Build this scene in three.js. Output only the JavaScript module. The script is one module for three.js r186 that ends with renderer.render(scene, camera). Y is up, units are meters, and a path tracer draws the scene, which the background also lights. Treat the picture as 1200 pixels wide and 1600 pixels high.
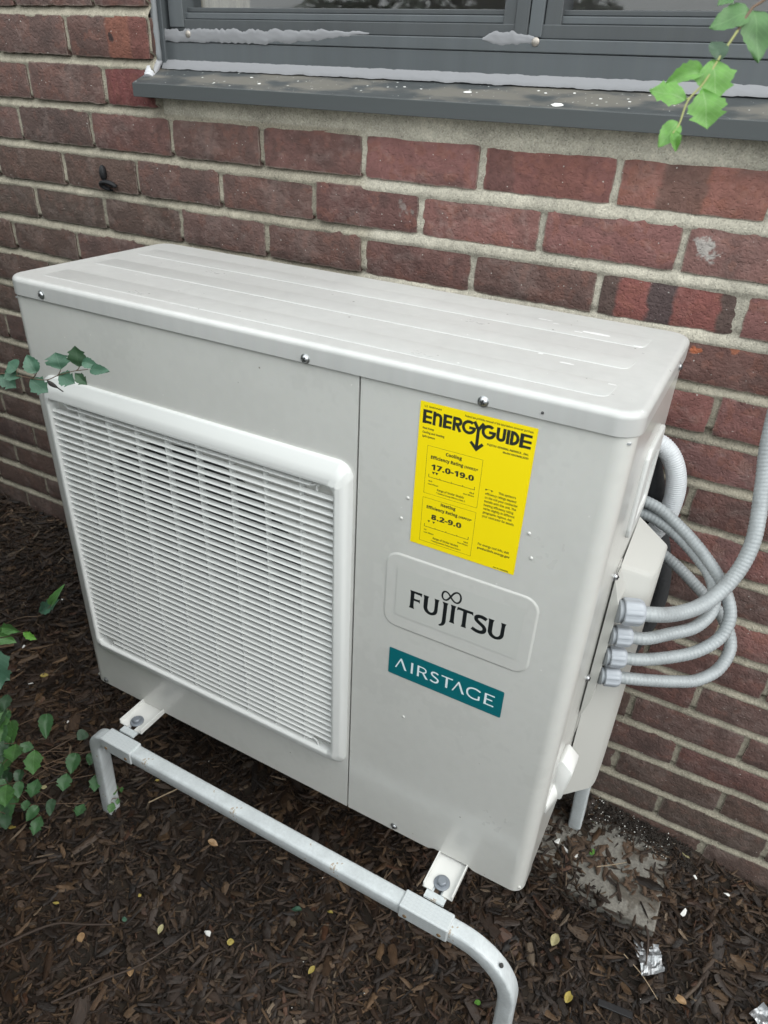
import * as THREE from 'three';
import { mergeGeometries, mergeVertices, toCreasedNormals } from 'three/addons/utils/BufferGeometryUtils.js';
import { RoundedBoxGeometry } from 'three/addons/geometries/RoundedBoxGeometry.js';
import { ConvexGeometry } from 'three/addons/geometries/ConvexGeometry.js';
import { ImprovedNoise } from 'three/addons/math/ImprovedNoise.js';

// ------------------------------------------------------------------ camera, sky, sun, exposure
const scene = new THREE.Scene();
const camera = new THREE.PerspectiveCamera(71.785, 768 / 1024, 0.05, 400);
camera.position.set(0.9701, 1.0497, 0.6706);
camera.rotation.set(-0.5421, 0.4685, 0.0533, 'YXZ');
camera.focus = 0.98; camera.userData.fStop = 9;
camera.updateMatrixWorld();
const renderer = new THREE.WebGLRenderer({ antialias: true });
renderer.toneMapping = THREE.LinearToneMapping;
renderer.toneMappingExposure = 2.9;
renderer.shadowMap.enabled = true;
{ // overcast sky: brighter overhead, even all round
  const W = 256, H = 128, d = new Float32Array(W * H * 4);
  for (let j = 0; j < H; j++) for (let i = 0; i < W; i++) {
    const el = Math.sin(((j + 0.5) / H - 0.5) * Math.PI);
    const l = el > 0 ? (0.74 + 0.2 * el) : 0.14;
    const o = (j * W + i) * 4;
    d[o] = 0.93 * l; d[o + 1] = 0.985 * l; d[o + 2] = 1.0 * l; d[o + 3] = 1;
  }
  const t = new THREE.DataTexture(d, W, H, THREE.RGBAFormat, THREE.FloatType);
  t.mapping = THREE.EquirectangularReflectionMapping; t.magFilter = THREE.LinearFilter; t.needsUpdate = true;
  scene.background = t; scene.environment = t;
}
const sun = new THREE.DirectionalLight(new THREE.Color(1, 0.97, 0.92), 0.5);
sun.position.set(4.2, 3.6, 0.75); sun.target.position.set(0.5, 0, 0);
sun.castShadow = true; sun.shadow.radius = 70; sun.shadow.mapSize.set(2048, 2048);
Object.assign(sun.shadow.camera, { left: -4, right: 4, top: 4, bottom: -4, near: 0.1, far: 20 });
sun.name = 'sun'; scene.add(sun, sun.target);

// ------------------------------------------------------------------ helpers
function rng(seed) { let a = seed >>> 0; return () => { a = (a + 0x6d2b79f5) >>> 0; let t = Math.imul(a ^ (a >>> 15), 1 | a); t = (t + Math.imul(t ^ (t >>> 7), 61 | t)) ^ t; return ((t ^ (t >>> 14)) >>> 0) / 4294967296; }; }
const IN = new ImprovedNoise();
const n3 = (x, y, z) => IN.noise(x, y, z);
const fbm = (x, y, z, o = 4) => { let s = 0, a = 0.5; for (let i = 0; i < o; i++) { s += a * IN.noise(x, y, z + i * 7.3); x *= 2.03; y *= 2.03; a *= 0.5; } return s; };
const clamp = (x, a = 0, b = 1) => Math.min(b, Math.max(a, x));
const smooth = (a, b, x) => { const t = clamp((x - a) / (b - a)); return t * t * (3 - 2 * t); };
const lin2s = (v) => 255 * (v <= 0.0031308 ? 12.92 * v : 1.055 * Math.pow(v, 1 / 2.4) - 0.055);
const names = new Map();
function numbered(n) { const k = names.get(n) ?? 0; names.set(n, k + 1); return k ? n + '_' + String(k).padStart(3, '0') : n; }
function shadows(o) { o.castShadow = true; o.receiveShadow = true; return o; }
function part(parent, name, geo, mat, label) {
  const m = shadows(new THREE.Mesh(geo, mat)); m.name = numbered(name); if (label) m.userData.label = label; parent.add(m); return m;
}
function thing(name, label, category, pos = [0, 0, 0], group) {
  const g = new THREE.Group(); g.name = numbered(name); g.position.set(...pos); g.userData = { label, category }; if (group) g.userData.group = group; scene.add(g); return g;
}
function solo(name, geo, mat, label, category, group) {
  const m = part(scene, name, geo, mat, label); m.userData.category = category; if (group) m.userData.group = group; return m;
}
const V = (x, y, z) => new THREE.Vector3(x, y, z);
function box(w, h, d, x, y, z, r = 0) {
  const g = r ? new RoundedBoxGeometry(w, h, d, 2, r) : new THREE.BoxGeometry(w, h, d); g.translate(x, y, z); return g;
}
function span(x0, x1, y0, y1, z0, z1, r = 0) { return box(x1 - x0, y1 - y0, z1 - z0, (x0 + x1) / 2, (y0 + y1) / 2, (z0 + z1) / 2, r); }
const plain = (g) => { const q = g.index ? g.toNonIndexed() : g.clone(); for (const k of Object.keys(q.attributes)) if (!['position', 'normal', 'uv'].includes(k)) q.deleteAttribute(k); if (!q.attributes.uv) q.setAttribute('uv', new THREE.BufferAttribute(new Float32Array(q.attributes.position.count * 2), 2)); if (!q.attributes.normal) q.computeVertexNormals(); return q; };
const join = (l) => mergeGeometries(l.map(plain));
function canvasTex(w, h, draw, srgb = true) {
  const c = document.createElement('canvas'); c.width = w; c.height = h; draw(c.getContext('2d'), w, h);
  const t = new THREE.CanvasTexture(c); if (srgb) t.colorSpace = THREE.SRGBColorSpace; t.anisotropy = 8; return t;
}
// per-pixel texture; f(x, y) -> [r, g, b] linear, or a number
function pixTex(w, h, f, srgb = true) {
  return canvasTex(w, h, (c) => {
    const im = c.createImageData(w, h), d = im.data;
    for (let y = 0; y < h; y++) for (let x = 0; x < w; x++) {
      const v = f(x, y), o = (y * w + x) * 4;
      if (typeof v === 'number') d[o] = d[o + 1] = d[o + 2] = 255 * clamp(v);
      else for (let k = 0; k < 3; k++) d[o + k] = lin2s(clamp(v[k]));
      d[o + 3] = 255;
    }
    c.putImageData(im, 0, 0);
  }, srgb);
}
// seamless value noise, period in lattice cells
function tileNoise(seed, per) {
  const r = rng(seed), a = new Float32Array(per * per); for (let i = 0; i < a.length; i++) a[i] = r();
  return (u, v) => { // u, v in 0..1
    const x = u * per, y = v * per, xi = Math.floor(x), yi = Math.floor(y), fx = x - xi, fy = y - yi, sx = fx * fx * (3 - 2 * fx), sy = fy * fy * (3 - 2 * fy);
    const g = (i, j) => a[((j % per + per) % per) * per + ((i % per + per) % per)];
    return (g(xi, yi) * (1 - sx) + g(xi + 1, yi) * sx) * (1 - sy) + (g(xi, yi + 1) * (1 - sx) + g(xi + 1, yi + 1) * sx) * sy;
  };
}
function tileFbm(seed, per, oct) { const l = []; for (let i = 0; i < oct; i++) l.push(tileNoise(seed + i * 17, per << i)); return (u, v) => { let s = 0, a = 0.5, t = 0; for (const f of l) { s += a * f(u, v); t += a; a *= 0.55; } return s / t; }; }
const repeat = (t, u, v = u) => { t.wrapS = t.wrapT = THREE.RepeatWrapping; t.repeat.set(u, v); return t; };
// tube along a curve with a radius that may vary: rad(s metres, angle)
function sweep(points, rad, step, nr = 16, closedEnds = true) {
  const cv = points.isCurve ? points : new THREE.CatmullRomCurve3(points.map((p) => V(...p)), false, 'centripetal');
  const L = cv.getLength(), n = Math.max(2, Math.round(L / step)), fr = cv.computeFrenetFrames(n, false);
  const pos = [], uv = [], idx = [];
  for (let i = 0; i <= n; i++) {
    const c = cv.getPointAt(i / n);
    for (let k = 0; k <= nr; k++) {
      const a = (k / nr) * Math.PI * 2, r = typeof rad === 'number' ? rad : rad((i / n) * L, a, L);
      const q = c.clone().addScaledVector(fr.normals[i], Math.cos(a) * r).addScaledVector(fr.binormals[i], Math.sin(a) * r);
      pos.push(q.x, q.y, q.z); uv.push((i / n) * L, (k / nr) * 0.08);
      if (i < n && k < nr) { const b = i * (nr + 1) + k; idx.push(b, b + 1, b + nr + 1, b + 1, b + nr + 2, b + nr + 1); }
    }
  }
  if (closedEnds) for (const e of [0, n]) {
    const c = cv.getPointAt(e / n), ci = pos.length / 3; pos.push(c.x, c.y, c.z); uv.push(0, 0);
    for (let k = 0; k < nr; k++) { const b = e * (nr + 1) + k; idx.push(...(e ? [ci, b, b + 1] : [ci, b + 1, b])); }
  }
  const g = new THREE.BufferGeometry(); g.setAttribute('position', new THREE.Float32BufferAttribute(pos, 3)); g.setAttribute('uv', new THREE.Float32BufferAttribute(uv, 2)); g.setIndex(idx);
  // faces point outward
  g.computeVertexNormals();
  const p0 = V().fromBufferAttribute(g.attributes.position, 0), nn = V().fromBufferAttribute(g.attributes.normal, 0);
  if (nn.dot(p0.sub(cv.getPointAt(0))) < 0) { const ix = g.index.array; for (let i = 0; i < ix.length; i += 3) { const t = ix[i]; ix[i] = ix[i + 1]; ix[i + 1] = t; } g.computeVertexNormals(); }
  return g;
}
const std = (o) => new THREE.MeshStandardMaterial(o);
const phys = (o) => new THREE.MeshPhysicalMaterial(o);
const rgb = (r, g, b) => new THREE.Color().setRGB(r, g, b);

// ------------------------------------------------------------------ ground
const yWall = (x) => (x < -0.645 ? -0.0645 - 0.04 * Math.max(-1.4, x + 0.645) * 1 : x < 1.8 ? -0.0645 - 0.1127 * (x + 0.645) : -0.34);
const groundY = (x, z) => yWall(x) - 0.19 * clamp(z + 0.444, -0.1, 0.75) - 0.08 * (1 - Math.exp(-Math.max(0, z - 0.306) / 0.8));
{
  const xs = [], zs = [];
  for (const v of [-60, -30, -15, -8, -4, -2.5]) xs.push(v); for (let x = -1.6; x <= 2.01; x += 0.03) xs.push(x); for (const v of [2.6, 4, 8, 15, 30, 60]) xs.push(v);
  for (const v of [-60, -20, -6, -1.5]) zs.push(v); for (let z = -0.6; z <= 1.01; z += 0.03) zs.push(z); for (const v of [1.4, 2.2, 4, 8, 15, 30, 60]) zs.push(v);
  const pos = [], uv = [], idx = [];
  for (const z of zs) for (const x of xs) { pos.push(x, groundY(x, z) - 0.012 + 0.008 * fbm(x * 9, z * 9, 1), z); uv.push(x, z); }
  const nx = xs.length; for (let j = 0; j < zs.length - 1; j++) for (let i = 0; i < nx - 1; i++) { const a = j * nx + i; idx.push(a, a + nx, a + 1, a + 1, a + nx, a + nx + 1); }
  const g = new THREE.BufferGeometry(); g.setAttribute('position', new THREE.Float32BufferAttribute(pos, 3)); g.setAttribute('uv', new THREE.Float32BufferAttribute(uv, 2)); g.setIndex(idx); g.computeVertexNormals();
  const f = tileFbm(5, 16, 5);
  const map = repeat(pixTex(512, 512, (x, y) => { const v = f(x / 512, y / 512), k = 0.5 + 1.1 * v * v; return [0.030 * k, 0.021 * k, 0.014 * k]; }), 2.2);
  const m = part(scene, 'ground', g, std({ map, roughness: 0.95, bumpMap: map, bumpScale: 0.004 })); m.userData = { kind: 'structure', label: 'dark soil of the planting bed beside the brick wall' };
}

// ------------------------------------------------------------------ brick wall and window, in the wall's own axes (face at z = 0)
const WALL_Z = -0.4402, WALL_TURN = 0.0066;
const wall = thing('brick_wall', 'red and brown brick wall with wide pale mortar joints behind the outdoor unit', 'wall', [0, 0, WALL_Z]); wall.rotation.y = WALL_TURN;
const CH = 0.0762, BL = 0.2037, J0 = 0.9883, jointY = (k) => J0 - CH * k;
const OPEN = { x0: -0.106, x1: 1.62, y0: 1.0, y1: 2.15 };
const headOff = (c) => { // x of one head joint of course c (between joint c-1 above and joint c below)
  if (c === 0) return -0.225; if (c === -1) return -0.304; if (c === -2) return -0.394 + 0.165;
  return Math.abs(c % 2) === 1 ? 0.130 + 0.0016 * c : 0.0325 + 0.0013 * c;
};
function brickTexture(seed, base, o = {}) {
  const W = 448, H = 144, r = rng(seed), a = tileFbm(seed * 3 + 1, 5, 5), b = tileFbm(seed * 7 + 2, 24, 3), c = tileFbm(seed * 5 + 9, 3, 4), e = tileFbm(seed * 11 + 4, 12, 4);
  const specks = []; for (let i = 0; i < (o.specks ?? 14); i++) specks.push([r() * W, r() * H, 0.6 + r() * r() * 2.4]);
  return pixTex(W, H, (x, y) => {
    const u = x / W, v = y / H, m = a(u, v * 0.35), g = b(u, v * 0.35), p = c(u, v * 0.4), q = e(u, v * 0.35);
    let k = 0.70 + 0.6 * m + 0.34 * (g - 0.5), col = base.map((t) => t * k);
    const mix = (t, w) => { for (let i = 0; i < 3; i++) col[i] += (t[i] * (0.7 + 0.6 * g) - col[i]) * w; };
    mix([0.055, 0.040, 0.036], (o.dark ?? 0.35) * smooth(0.52, 0.68, p));
    mix([0.24, 0.095, 0.065], (o.red ?? 0.3) * smooth(0.54, 0.7, q));
    const edge = Math.min(Math.min(u, 1 - u) * W, Math.min(v, 1 - v) * H) + 6 * (q - 0.5);
    mix([0.24, 0.20, 0.165], 0.55 * smooth(5, 0, edge));           // mortar smears on the arrises
    mix([0.27, 0.22, 0.20], 0.6 * (o.bloom ?? 0.12) * smooth(0.50, 0.72, a(u + 0.37, v * 0.3 + 0.2) + 0.35 * (g - 0.5) + 0.25 * (q - 0.5)));
    if (o.bands) for (const [x0, x1, col2, w] of o.bands) mix(col2, w * smooth(x0 - 0.02, x0 + 0.02, u + 0.06 * (q - 0.5)) * smooth(x1 + 0.02, x1 - 0.02, u + 0.06 * (q - 0.5)));
    if (o.spots) for (const [sx, sy, sr, col2, w] of o.spots) { const d = Math.hypot((u - sx) * W, (v - sy) * H) / sr + 2.2 * (q - 0.5) + 2.4 * (g - 0.5); mix(col2, w * smooth(1.1, 0.35, d)); }
    for (const [sx, sy, sr] of specks) if (Math.abs(sx - x) < 4 && Math.hypot(sx - x, sy - y) < sr) mix([0.5, 0.48, 0.44], 0.85);
    return col;
  });
}
const brickBump = (() => { const a = tileFbm(71, 64, 3), b = tileFbm(77, 12, 5); return pixTex(448, 144, (x, y) => { const u = x / 448, v = y / 144 * 0.32; let h = 0.55 * a(u, v) + 0.45 * b(u, v); if (a(u + 0.2, v) > 0.66) h -= 0.25; return h; }, false); })();
const brickMat = (seed, base, o) => std({ map: brickTexture(seed, base, o), bumpMap: brickBump, bumpScale: 0.0023, roughness: 0.9 });
const redBricks = [], brownBricks = [], midBricks = [];
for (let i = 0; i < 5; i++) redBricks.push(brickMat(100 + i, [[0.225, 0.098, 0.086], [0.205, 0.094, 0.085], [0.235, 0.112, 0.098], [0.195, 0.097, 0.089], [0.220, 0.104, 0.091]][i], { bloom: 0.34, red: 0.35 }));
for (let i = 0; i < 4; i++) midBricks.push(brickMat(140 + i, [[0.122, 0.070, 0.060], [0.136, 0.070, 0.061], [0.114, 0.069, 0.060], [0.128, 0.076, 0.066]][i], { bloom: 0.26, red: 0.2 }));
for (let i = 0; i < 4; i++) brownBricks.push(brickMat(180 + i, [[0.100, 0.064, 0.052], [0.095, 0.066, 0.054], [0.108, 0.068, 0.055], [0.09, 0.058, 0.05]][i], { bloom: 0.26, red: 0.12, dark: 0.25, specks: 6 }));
function brickGeo(L, seed) {
  const H = 0.0620, D = 0.07, g = new THREE.BoxGeometry(L, H, D, Math.max(3, Math.round(L / 0.011)), 6, 1), p = g.attributes.position;
  for (let i = 0; i < p.count; i++) {
    let x = p.getX(i), y = p.getY(i), z = p.getZ(i);
    const dx = L / 2 - Math.abs(x), dy = H / 2 - Math.abs(y), w = 0.0018;
    const ox = n3(x * 70 + seed, y * 70, 3) * w + n3(x * 190, y * 190 + seed, 8) * w * 0.5, oy = n3(x * 70, y * 70 + seed * 2, 13) * w * 1.2;
    if (z > 0) { // front
      const e = Math.min(dx, dy) < 1e-4 ? 0.0016 + 0.0022 * Math.abs(n3(x * 45 + seed, y * 45, 5)) : 0;
      const corner = dx < 1e-4 && dy < 1e-4 ? 0.0008 : 0;
      z += -e - corner * 1.5 + 0.0009 * n3(x * 22 + seed, y * 22, seed) + (dx < 0.006 || dy < 0.006 ? 0 : 0.0003 * n3(x * 120, y * 120, seed));
      if (corner) { x *= 1 - 0.0007 / (L / 2); y *= 1 - 0.0007 / (H / 2); }
    }
    p.setXYZ(i, x + ox, y + oy, z);
  }
  g.translate(0, 0, -D / 2);
  const q = toCreasedNormals(g, 0.95); return q;
}
const brickGeos = new Map();
const brickOf = (L, v) => { const k = Math.round(L * 500) + '_' + v; if (!brickGeos.has(k)) brickGeos.set(k, brickGeo(Math.round(L * 500) / 500, v * 5.7 + 1)); return brickGeos.get(k); };
{
  const r = rng(4242), rest = new Map(), fr = new THREE.Frustum().setFromProjectionMatrix(new THREE.Matrix4().multiplyMatrices(camera.projectionMatrix, camera.matrixWorldInverse.copy(camera.matrixWorld).invert()));
  wall.updateMatrixWorld(true);
  const special = {
    '3_0.855': brickMat(301, [0.205, 0.075, 0.065], { red: 0.3, dark: 0, specks: 26, bands: [[-0.1, 0.13, [0.075, 0.06, 0.052], 0.85], [0.36, 0.55, [0.07, 0.055, 0.055], 0.9], [0.87, 1.1, [0.075, 0.06, 0.052], 0.85]] }),
    '2_0.945': brickMat(302, [0.20, 0.105, 0.092], { red: 0.3, bloom: 0.15, spots: [[0.15, 0.45, 30, [0.45, 0.43, 0.40], 0.8]] }),
    '4_0.930': brickMat(303, [0.135, 0.068, 0.058], { spots: [[0.22, 0.24, 13, [0.42, 0.13, 0.06], 0.95], [0.52, 0.06, 16, [0.36, 0.13, 0.07], 0.8]] }),
    '-1_-0.205': brickMat(304, [0.115, 0.062, 0.052], { bands: [[0.5, 0.8, [0.20, 0.075, 0.05], 0.8], [0.8, 1.1, [0.15, 0.055, 0.045], 0.8]], spots: [[0.56, 0.5, 11, [0.03, 0.02, 0.02], 0.9]] }),
    '1_0.640': brickMat(305, [0.19, 0.082, 0.072], { bands: [[0.02, 0.24, [0.09, 0.05, 0.045], 0.5], [0.45, 0.8, [0.17, 0.07, 0.055], 0.5]], spots: [[0.5, 0.6, 14, [0.3, 0.13, 0.1], 0.4]] }),
    '1_0.840': brickMat(306, [0.235, 0.105, 0.085], { red: 0.5, bloom: 0.2, bands: [[0.28, 0.6, [0.10, 0.07, 0.058], 0.6]] }),
    '2_0.340': brickMat(307, [0.125, 0.062, 0.055], { bloom: 0.3, spots: [[0.9, 0.5, 26, [0.34, 0.32, 0.29], 0.45]] }),
    '0_-0.181': brickMat(308, [0.14, 0.045, 0.042], { red: 0.2, dark: 0.1 }),
  };
  let count = 0;
  for (let c = -24; c <= 21; c++) {
    const yc = jointY(c) + CH / 2 - 0.0005; if (yc > 2.75) continue;
    const h0 = headOff(c), i0 = Math.floor((-3.2 - h0) / BL), i1 = Math.ceil((3.6 - h0) / BL);
    for (let i = i0; i < i1; i++) {
      let a = h0 + i * BL, b = a + BL;
      const inOpen = yc > OPEN.y0 - 0.01 && yc < OPEN.y1;
      if (c === 0 && a < -0.2 && b > -0.2) { b = -0.137; }
      if (c === 0 && i === 0) { a = -0.225; b = OPEN.x0 - 0.0 + 0.0065; }
      if (c === 0 && b <= -0.224 && b > -0.226) b = -0.225;
      if (inOpen) { if (a >= OPEN.x0 - 0.02 && b <= OPEN.x1 + 0.02) continue; if (a < OPEN.x0 && b > OPEN.x0) b = OPEN.x0 + 0.0065; if (a < OPEN.x1 && b > OPEN.x1) a = OPEN.x1 - 0.0065; if (a >= OPEN.x0 - 0.02 && b <= OPEN.x1 + 0.02) continue; }
      const L = b - a - 0.0090 - 0.0018 * r(); if (L < 0.03) continue;
      const x = (a + b) / 2, key = c + '_' + x.toFixed(3);
      const y = yc + (r() - 0.5) * 0.0016, z = (r() - 0.5) * 0.003, tilt = (r() - 0.5) * 0.012, lean = (r() - 0.5) * 0.02, flip = r() < 0.5, vv = Math.floor(r() * 6);
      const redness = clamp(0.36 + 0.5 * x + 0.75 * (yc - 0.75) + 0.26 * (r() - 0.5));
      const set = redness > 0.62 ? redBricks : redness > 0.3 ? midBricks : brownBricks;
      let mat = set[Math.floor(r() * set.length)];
      let sp = null; for (const k in special) { const [kc, kx] = k.split('_').map(Number); if (kc === c && Math.abs(kx - x) < 0.03) sp = special[k]; }
      const M = new THREE.Matrix4().compose(V(x, y, z), new THREE.Quaternion().setFromEuler(new THREE.Euler(lean * 0.5, lean, tilt)), V(1, 1, 1));
      const sph = new THREE.Sphere(V(x, y, WALL_Z), 0.11);
      if (fr.intersectsSphere(sph) && count < 299 && y > yWall(x) - 0.08) {
        count++;
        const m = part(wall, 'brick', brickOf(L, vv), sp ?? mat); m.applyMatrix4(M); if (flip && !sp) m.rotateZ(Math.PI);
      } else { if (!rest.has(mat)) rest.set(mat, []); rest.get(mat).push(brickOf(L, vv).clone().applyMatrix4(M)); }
    }
  }
  // bricks outside the view, joined by tone
  for (const [mat, l] of rest) { const m = part(wall, 'brickwork', mergeGeometries(l), mat); m.userData.kind = 'stuff'; }
  console.log('bricks', count);

  // mortar: one relief sheet whose joints are raked at the top and full at the bottom
  const f1 = tileFbm(31, 48, 3), f2 = tileFbm(37, 6, 4), f3 = tileFbm(39, 230, 2);
  const map = repeat(pixTex(1024, 1024, (x, y) => { const u = x / 1024, v = y / 1024, g = f3(u, v), m = f1(u, v), l = f2(u, v); let k = 0.72 + 0.5 * l + 0.3 * (m - 0.5) + 0.55 * (g - 0.5); if (g > 0.8) k *= 1.15; if (g < 0.2) k *= 0.7; return [0.375 * k, 0.345 * k, 0.282 * k]; }), 2.5);
  const bump = repeat(pixTex(1024, 1024, (x, y) => { const u = x / 1024, v = y / 1024; return 0.6 * f3(u, v) + 0.4 * f1(u, v); }, false), 2.5);
  const mortarMat = std({ map, bumpMap: bump, bumpScale: 0.0013, roughness: 0.95, vertexColors: true });
  const freshAt = (x, y) => Math.max(smooth(0.32, 0.36, x + 0.05 * n3(y * 9, 0, 2)) * smooth(0.66, 0.74, y + 0.03 * n3(x * 12, y * 9, 5)), y > jointY(0) - 0.003 && x > OPEN.x0 + 0.02 ? 0.8 : 0);
  const zAt = (x, y) => {
    const t = (J0 - y) / CH, k = Math.round(t), d = (t - k) * CH; // d > 0 below the joint's middle
    const fresh = smooth(0.32, 0.36, x + 0.05 * n3(y * 9, 0, 2)) * smooth(0.66, 0.74, y);
    let z = Math.abs(d) < 0.012 ? -0.0125 + 0.0115 * clamp((d + 0.0075) / 0.014) : -0.004;
    z = z * (1 - fresh) + fresh * (Math.abs(d) < 0.012 ? -0.0065 + 0.0065 * clamp((d + 0.009) / 0.013) : -0.0035);
    z += (0.0016 - 0.0008 * fresh) * fbm(x * 60, y * 60, 4, 3) + 0.0018 * n3(x * 14, y * 14, 9);
    if (y > jointY(0) - 0.003 && x > OPEN.x0 + 0.02) z = 0.0005 + 0.0012 * fbm(x * 40, y * 40, 4, 3); // cement band under the sill
    return z;
  };
  const sheet = (x0, x1, y0, y1, s) => {
    const nx = Math.round((x1 - x0) / s), ny = Math.round((y1 - y0) / s), pos = [], uv = [], idx = [], col = [];
    for (let j = 0; j <= ny; j++) for (let i = 0; i <= nx; i++) { const x = x0 + ((x1 - x0) * i) / nx, y = y0 + ((y1 - y0) * j) / ny; pos.push(x, y, zAt(x, y)); uv.push(x, y); const fr2 = freshAt(x, y), tn = 1 + 0.25 * fbm(x * 7, y * 7, 21, 3) + 0.22 * fbm(x * 45, y * 45, 22, 2); col.push((0.84 + 0.30 * fr2) * tn, (0.825 + 0.325 * fr2) * tn, (0.79 + 0.37 * fr2) * tn); }
    for (let j = 0; j < ny; j++) for (let i = 0; i < nx; i++) { const a = j * (nx + 1) + i; idx.push(a, a + 1, a + nx + 1, a + 1, a + nx + 2, a + nx + 1); }
    const g = new THREE.BufferGeometry(); g.setAttribute('position', new THREE.Float32BufferAttribute(pos, 3)); g.setAttribute('uv', new THREE.Float32BufferAttribute(uv, 2)); g.setAttribute('color', new THREE.Float32BufferAttribute(col, 3)); g.setIndex(idx); g.computeVertexNormals(); return g;
  };
  part(wall, 'mortar', mergeGeometries([sheet(-1.3, -0.099, -0.4, 1.24, 0.0042), sheet(-0.099, 1.65, -0.4, 1.0135, 0.0042)]), mortarMat);
  const far = [sheet(-3.2, -1.3, -0.6, 2.7, 0.02), sheet(1.65, 3.6, -0.6, 2.7, 0.02), sheet(-1.3, -0.099, 1.24, 2.7, 0.02), sheet(-0.099, 1.65, 2.15, 2.7, 0.02), sheet(-1.3, 1.65, -0.6, -0.4, 0.02)];
  part(wall, 'mortar', mergeGeometries(far), mortarMat);
  // the wall's inner core, closing it behind the joints and around the opening
  const core = [span(-3.2, OPEN.x0, -0.7, 2.7, -0.3, -0.03), span(OPEN.x1, 3.6, -0.7, 2.7, -0.3, -0.03), span(OPEN.x0, OPEN.x1, -0.7, 1.0, -0.3, -0.03), span(OPEN.x0, OPEN.x1, OPEN.y1, 2.7, -0.3, -0.03)];
  part(wall, 'wall_core', join(core), std({ map, roughness: 0.95 }));
}

// ------------------------------------------------------------------ window
{
  const win = thing('window', 'dark grey metal window with a worn sloping sill above the outdoor unit', 'window', [0, 0, WALL_Z]); win.rotation.y = WALL_TURN;
  const a = tileFbm(51, 6, 5), b = tileFbm(53, 60, 3), rr = rng(77);
  const spots = []; for (let i = 0; i < 420; i++) spots.push([rr() * 2048, 10 + rr() * 236, 0.7 + 2.0 * rr() ** 4]);
  const splats = [[0.636, 0.9, 9, 5], [0.545, 0.62, 8, 3], [0.48, 0.35, 3, 10], [0.8, 0.3, 5, 3], [0.76, 0.82, 4, 2], [0.6, 0.95, 10, 5]];
  const metal = (base, dirty) => canvasTex(2048, 256, (c, W, H) => {
    const im = c.createImageData(W, H), d = im.data;
    for (let y = 0; y < H; y++) for (let x = 0; x < W; x++) {
      const m = a(x / 512, y / 512), g = b(x / 1024, y / 1024), k = 0.86 + (dirty ? 0.4 : 0.14) * (m - 0.35) + (dirty ? 0.28 : 0.12) * (g - 0.5), o = (y * W + x) * 4, w = dirty * smooth(0.34, 0.62, m);
      const col = [base[0] * k, base[1] * k, base[2] * k], t = [0.150, 0.138, 0.118];
      for (let i = 0; i < 3; i++) d[o + i] = lin2s(col[i] + (t[i] - col[i]) * w); d[o + 3] = 255;
    }
    c.putImageData(im, 0, 0);
    if (!dirty) return;
    for (const [x, y, r] of spots) { c.fillStyle = `rgba(225,225,220,${0.35 + 0.6 * ((x * 7) % 1)})`; c.beginPath(); c.ellipse(x, y, r * 0.9, r * 2.2, 0, 0, 7); c.fill(); }
    c.strokeStyle = 'rgba(190,200,205,0.35)'; c.lineWidth = 1; for (let i = 0; i < 40; i++) { const x = (i * 397) % W, y = (i * 131) % H; c.beginPath(); c.moveTo(x, y); c.lineTo(x + 14 * Math.sin(i), y + 22 * Math.cos(i * 2)); c.stroke(); }
  });
  const sillMat = std({ map: metal([0.060, 0.066, 0.068], 0.85), roughness: 0.5, metalness: 0.0 });
  const frameMat = std({ map: metal([0.100, 0.110, 0.117], 0.0), roughness: 0.42 });
  const darkMat = std({ map: metal([0.07, 0.076, 0.08], 0), roughness: 0.5 });
  const X0 = -0.122, X1 = 1.66, fz = -0.035;
  // sill: nose 20 mm high, sloping top
  { const sh = new THREE.Shape([[-0.05, 1.0125], [0.028, 1.0125], [0.030, 1.0145], [0.030, 1.0325], [0.028, 1.0345], [-0.05, 1.0665]].map((q) => new THREE.Vector2(...q)));
    const g = new THREE.ExtrudeGeometry(sh, { depth: X1 - X0, bevelEnabled: false }); g.rotateY(Math.PI / 2); // z -> x, x -> -z
    const p = g.attributes.position, uv = g.attributes.uv; for (let i = 0; i < p.count; i++) { const x = p.getX(i), z = p.getZ(i); p.setXYZ(i, x + X0, p.getY(i), -z); }
    { const ps = p.array; for (let i = 0; i < ps.length; i += 9) for (let k = 0; k < 3; k++) { const t = ps[i + k]; ps[i + k] = ps[i + 3 + k]; ps[i + 3 + k] = t; } }
    g.computeVertexNormals();
    for (let i = 0; i < p.count; i++) uv.setXY(i, (p.getX(i) - X0) / (X1 - X0), clamp((p.getZ(i) + 0.05) / 0.08, 0.01, 0.99));
    part(win, 'sill', g, sillMat); }
  part(win, 'sill_nose', span(X0 - 0.0004, X1, 1.0121, 1.0334, 0.026, 0.0312, 0.0008), std({ color: rgb(0.060, 0.066, 0.068), roughness: 0.5 }));
  const bar = (x0, x1, y0, y1, z0, z1, m, name, r = 0.0015) => { const g = span(x0, x1, y0, y1, z0, z1, r), p = g.attributes.position, uv = g.attributes.uv; for (let i = 0; i < p.count; i++) uv.setXY(i, p.getX(i) / 1.8 + 0.1, (p.getY(i) + p.getZ(i)) * 4); return part(win, name, g, m); };
  bar(-0.095, X1, 1.060, 1.0985, -0.09, fz, frameMat, 'bottom_rail');
  bar(-0.095, X1, 1.099, 1.1150, -0.09, fz + 0.0015, frameMat, 'bottom_rail');
  bar(-0.085, X1, 1.1155, 1.1325, -0.09, fz - 0.004, darkMat, 'track');
  bar(-0.075, X1, 1.133, 1.1425, -0.09, fz - 0.009, frameMat, 'track');
  bar(-0.075, X1, 1.143, 1.150, -0.09, fz - 0.014, darkMat, 'track');
  bar(-0.118, -0.0935, 1.03, 2.15, -0.09, fz + 0.006, frameMat, 'stile');
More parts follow.
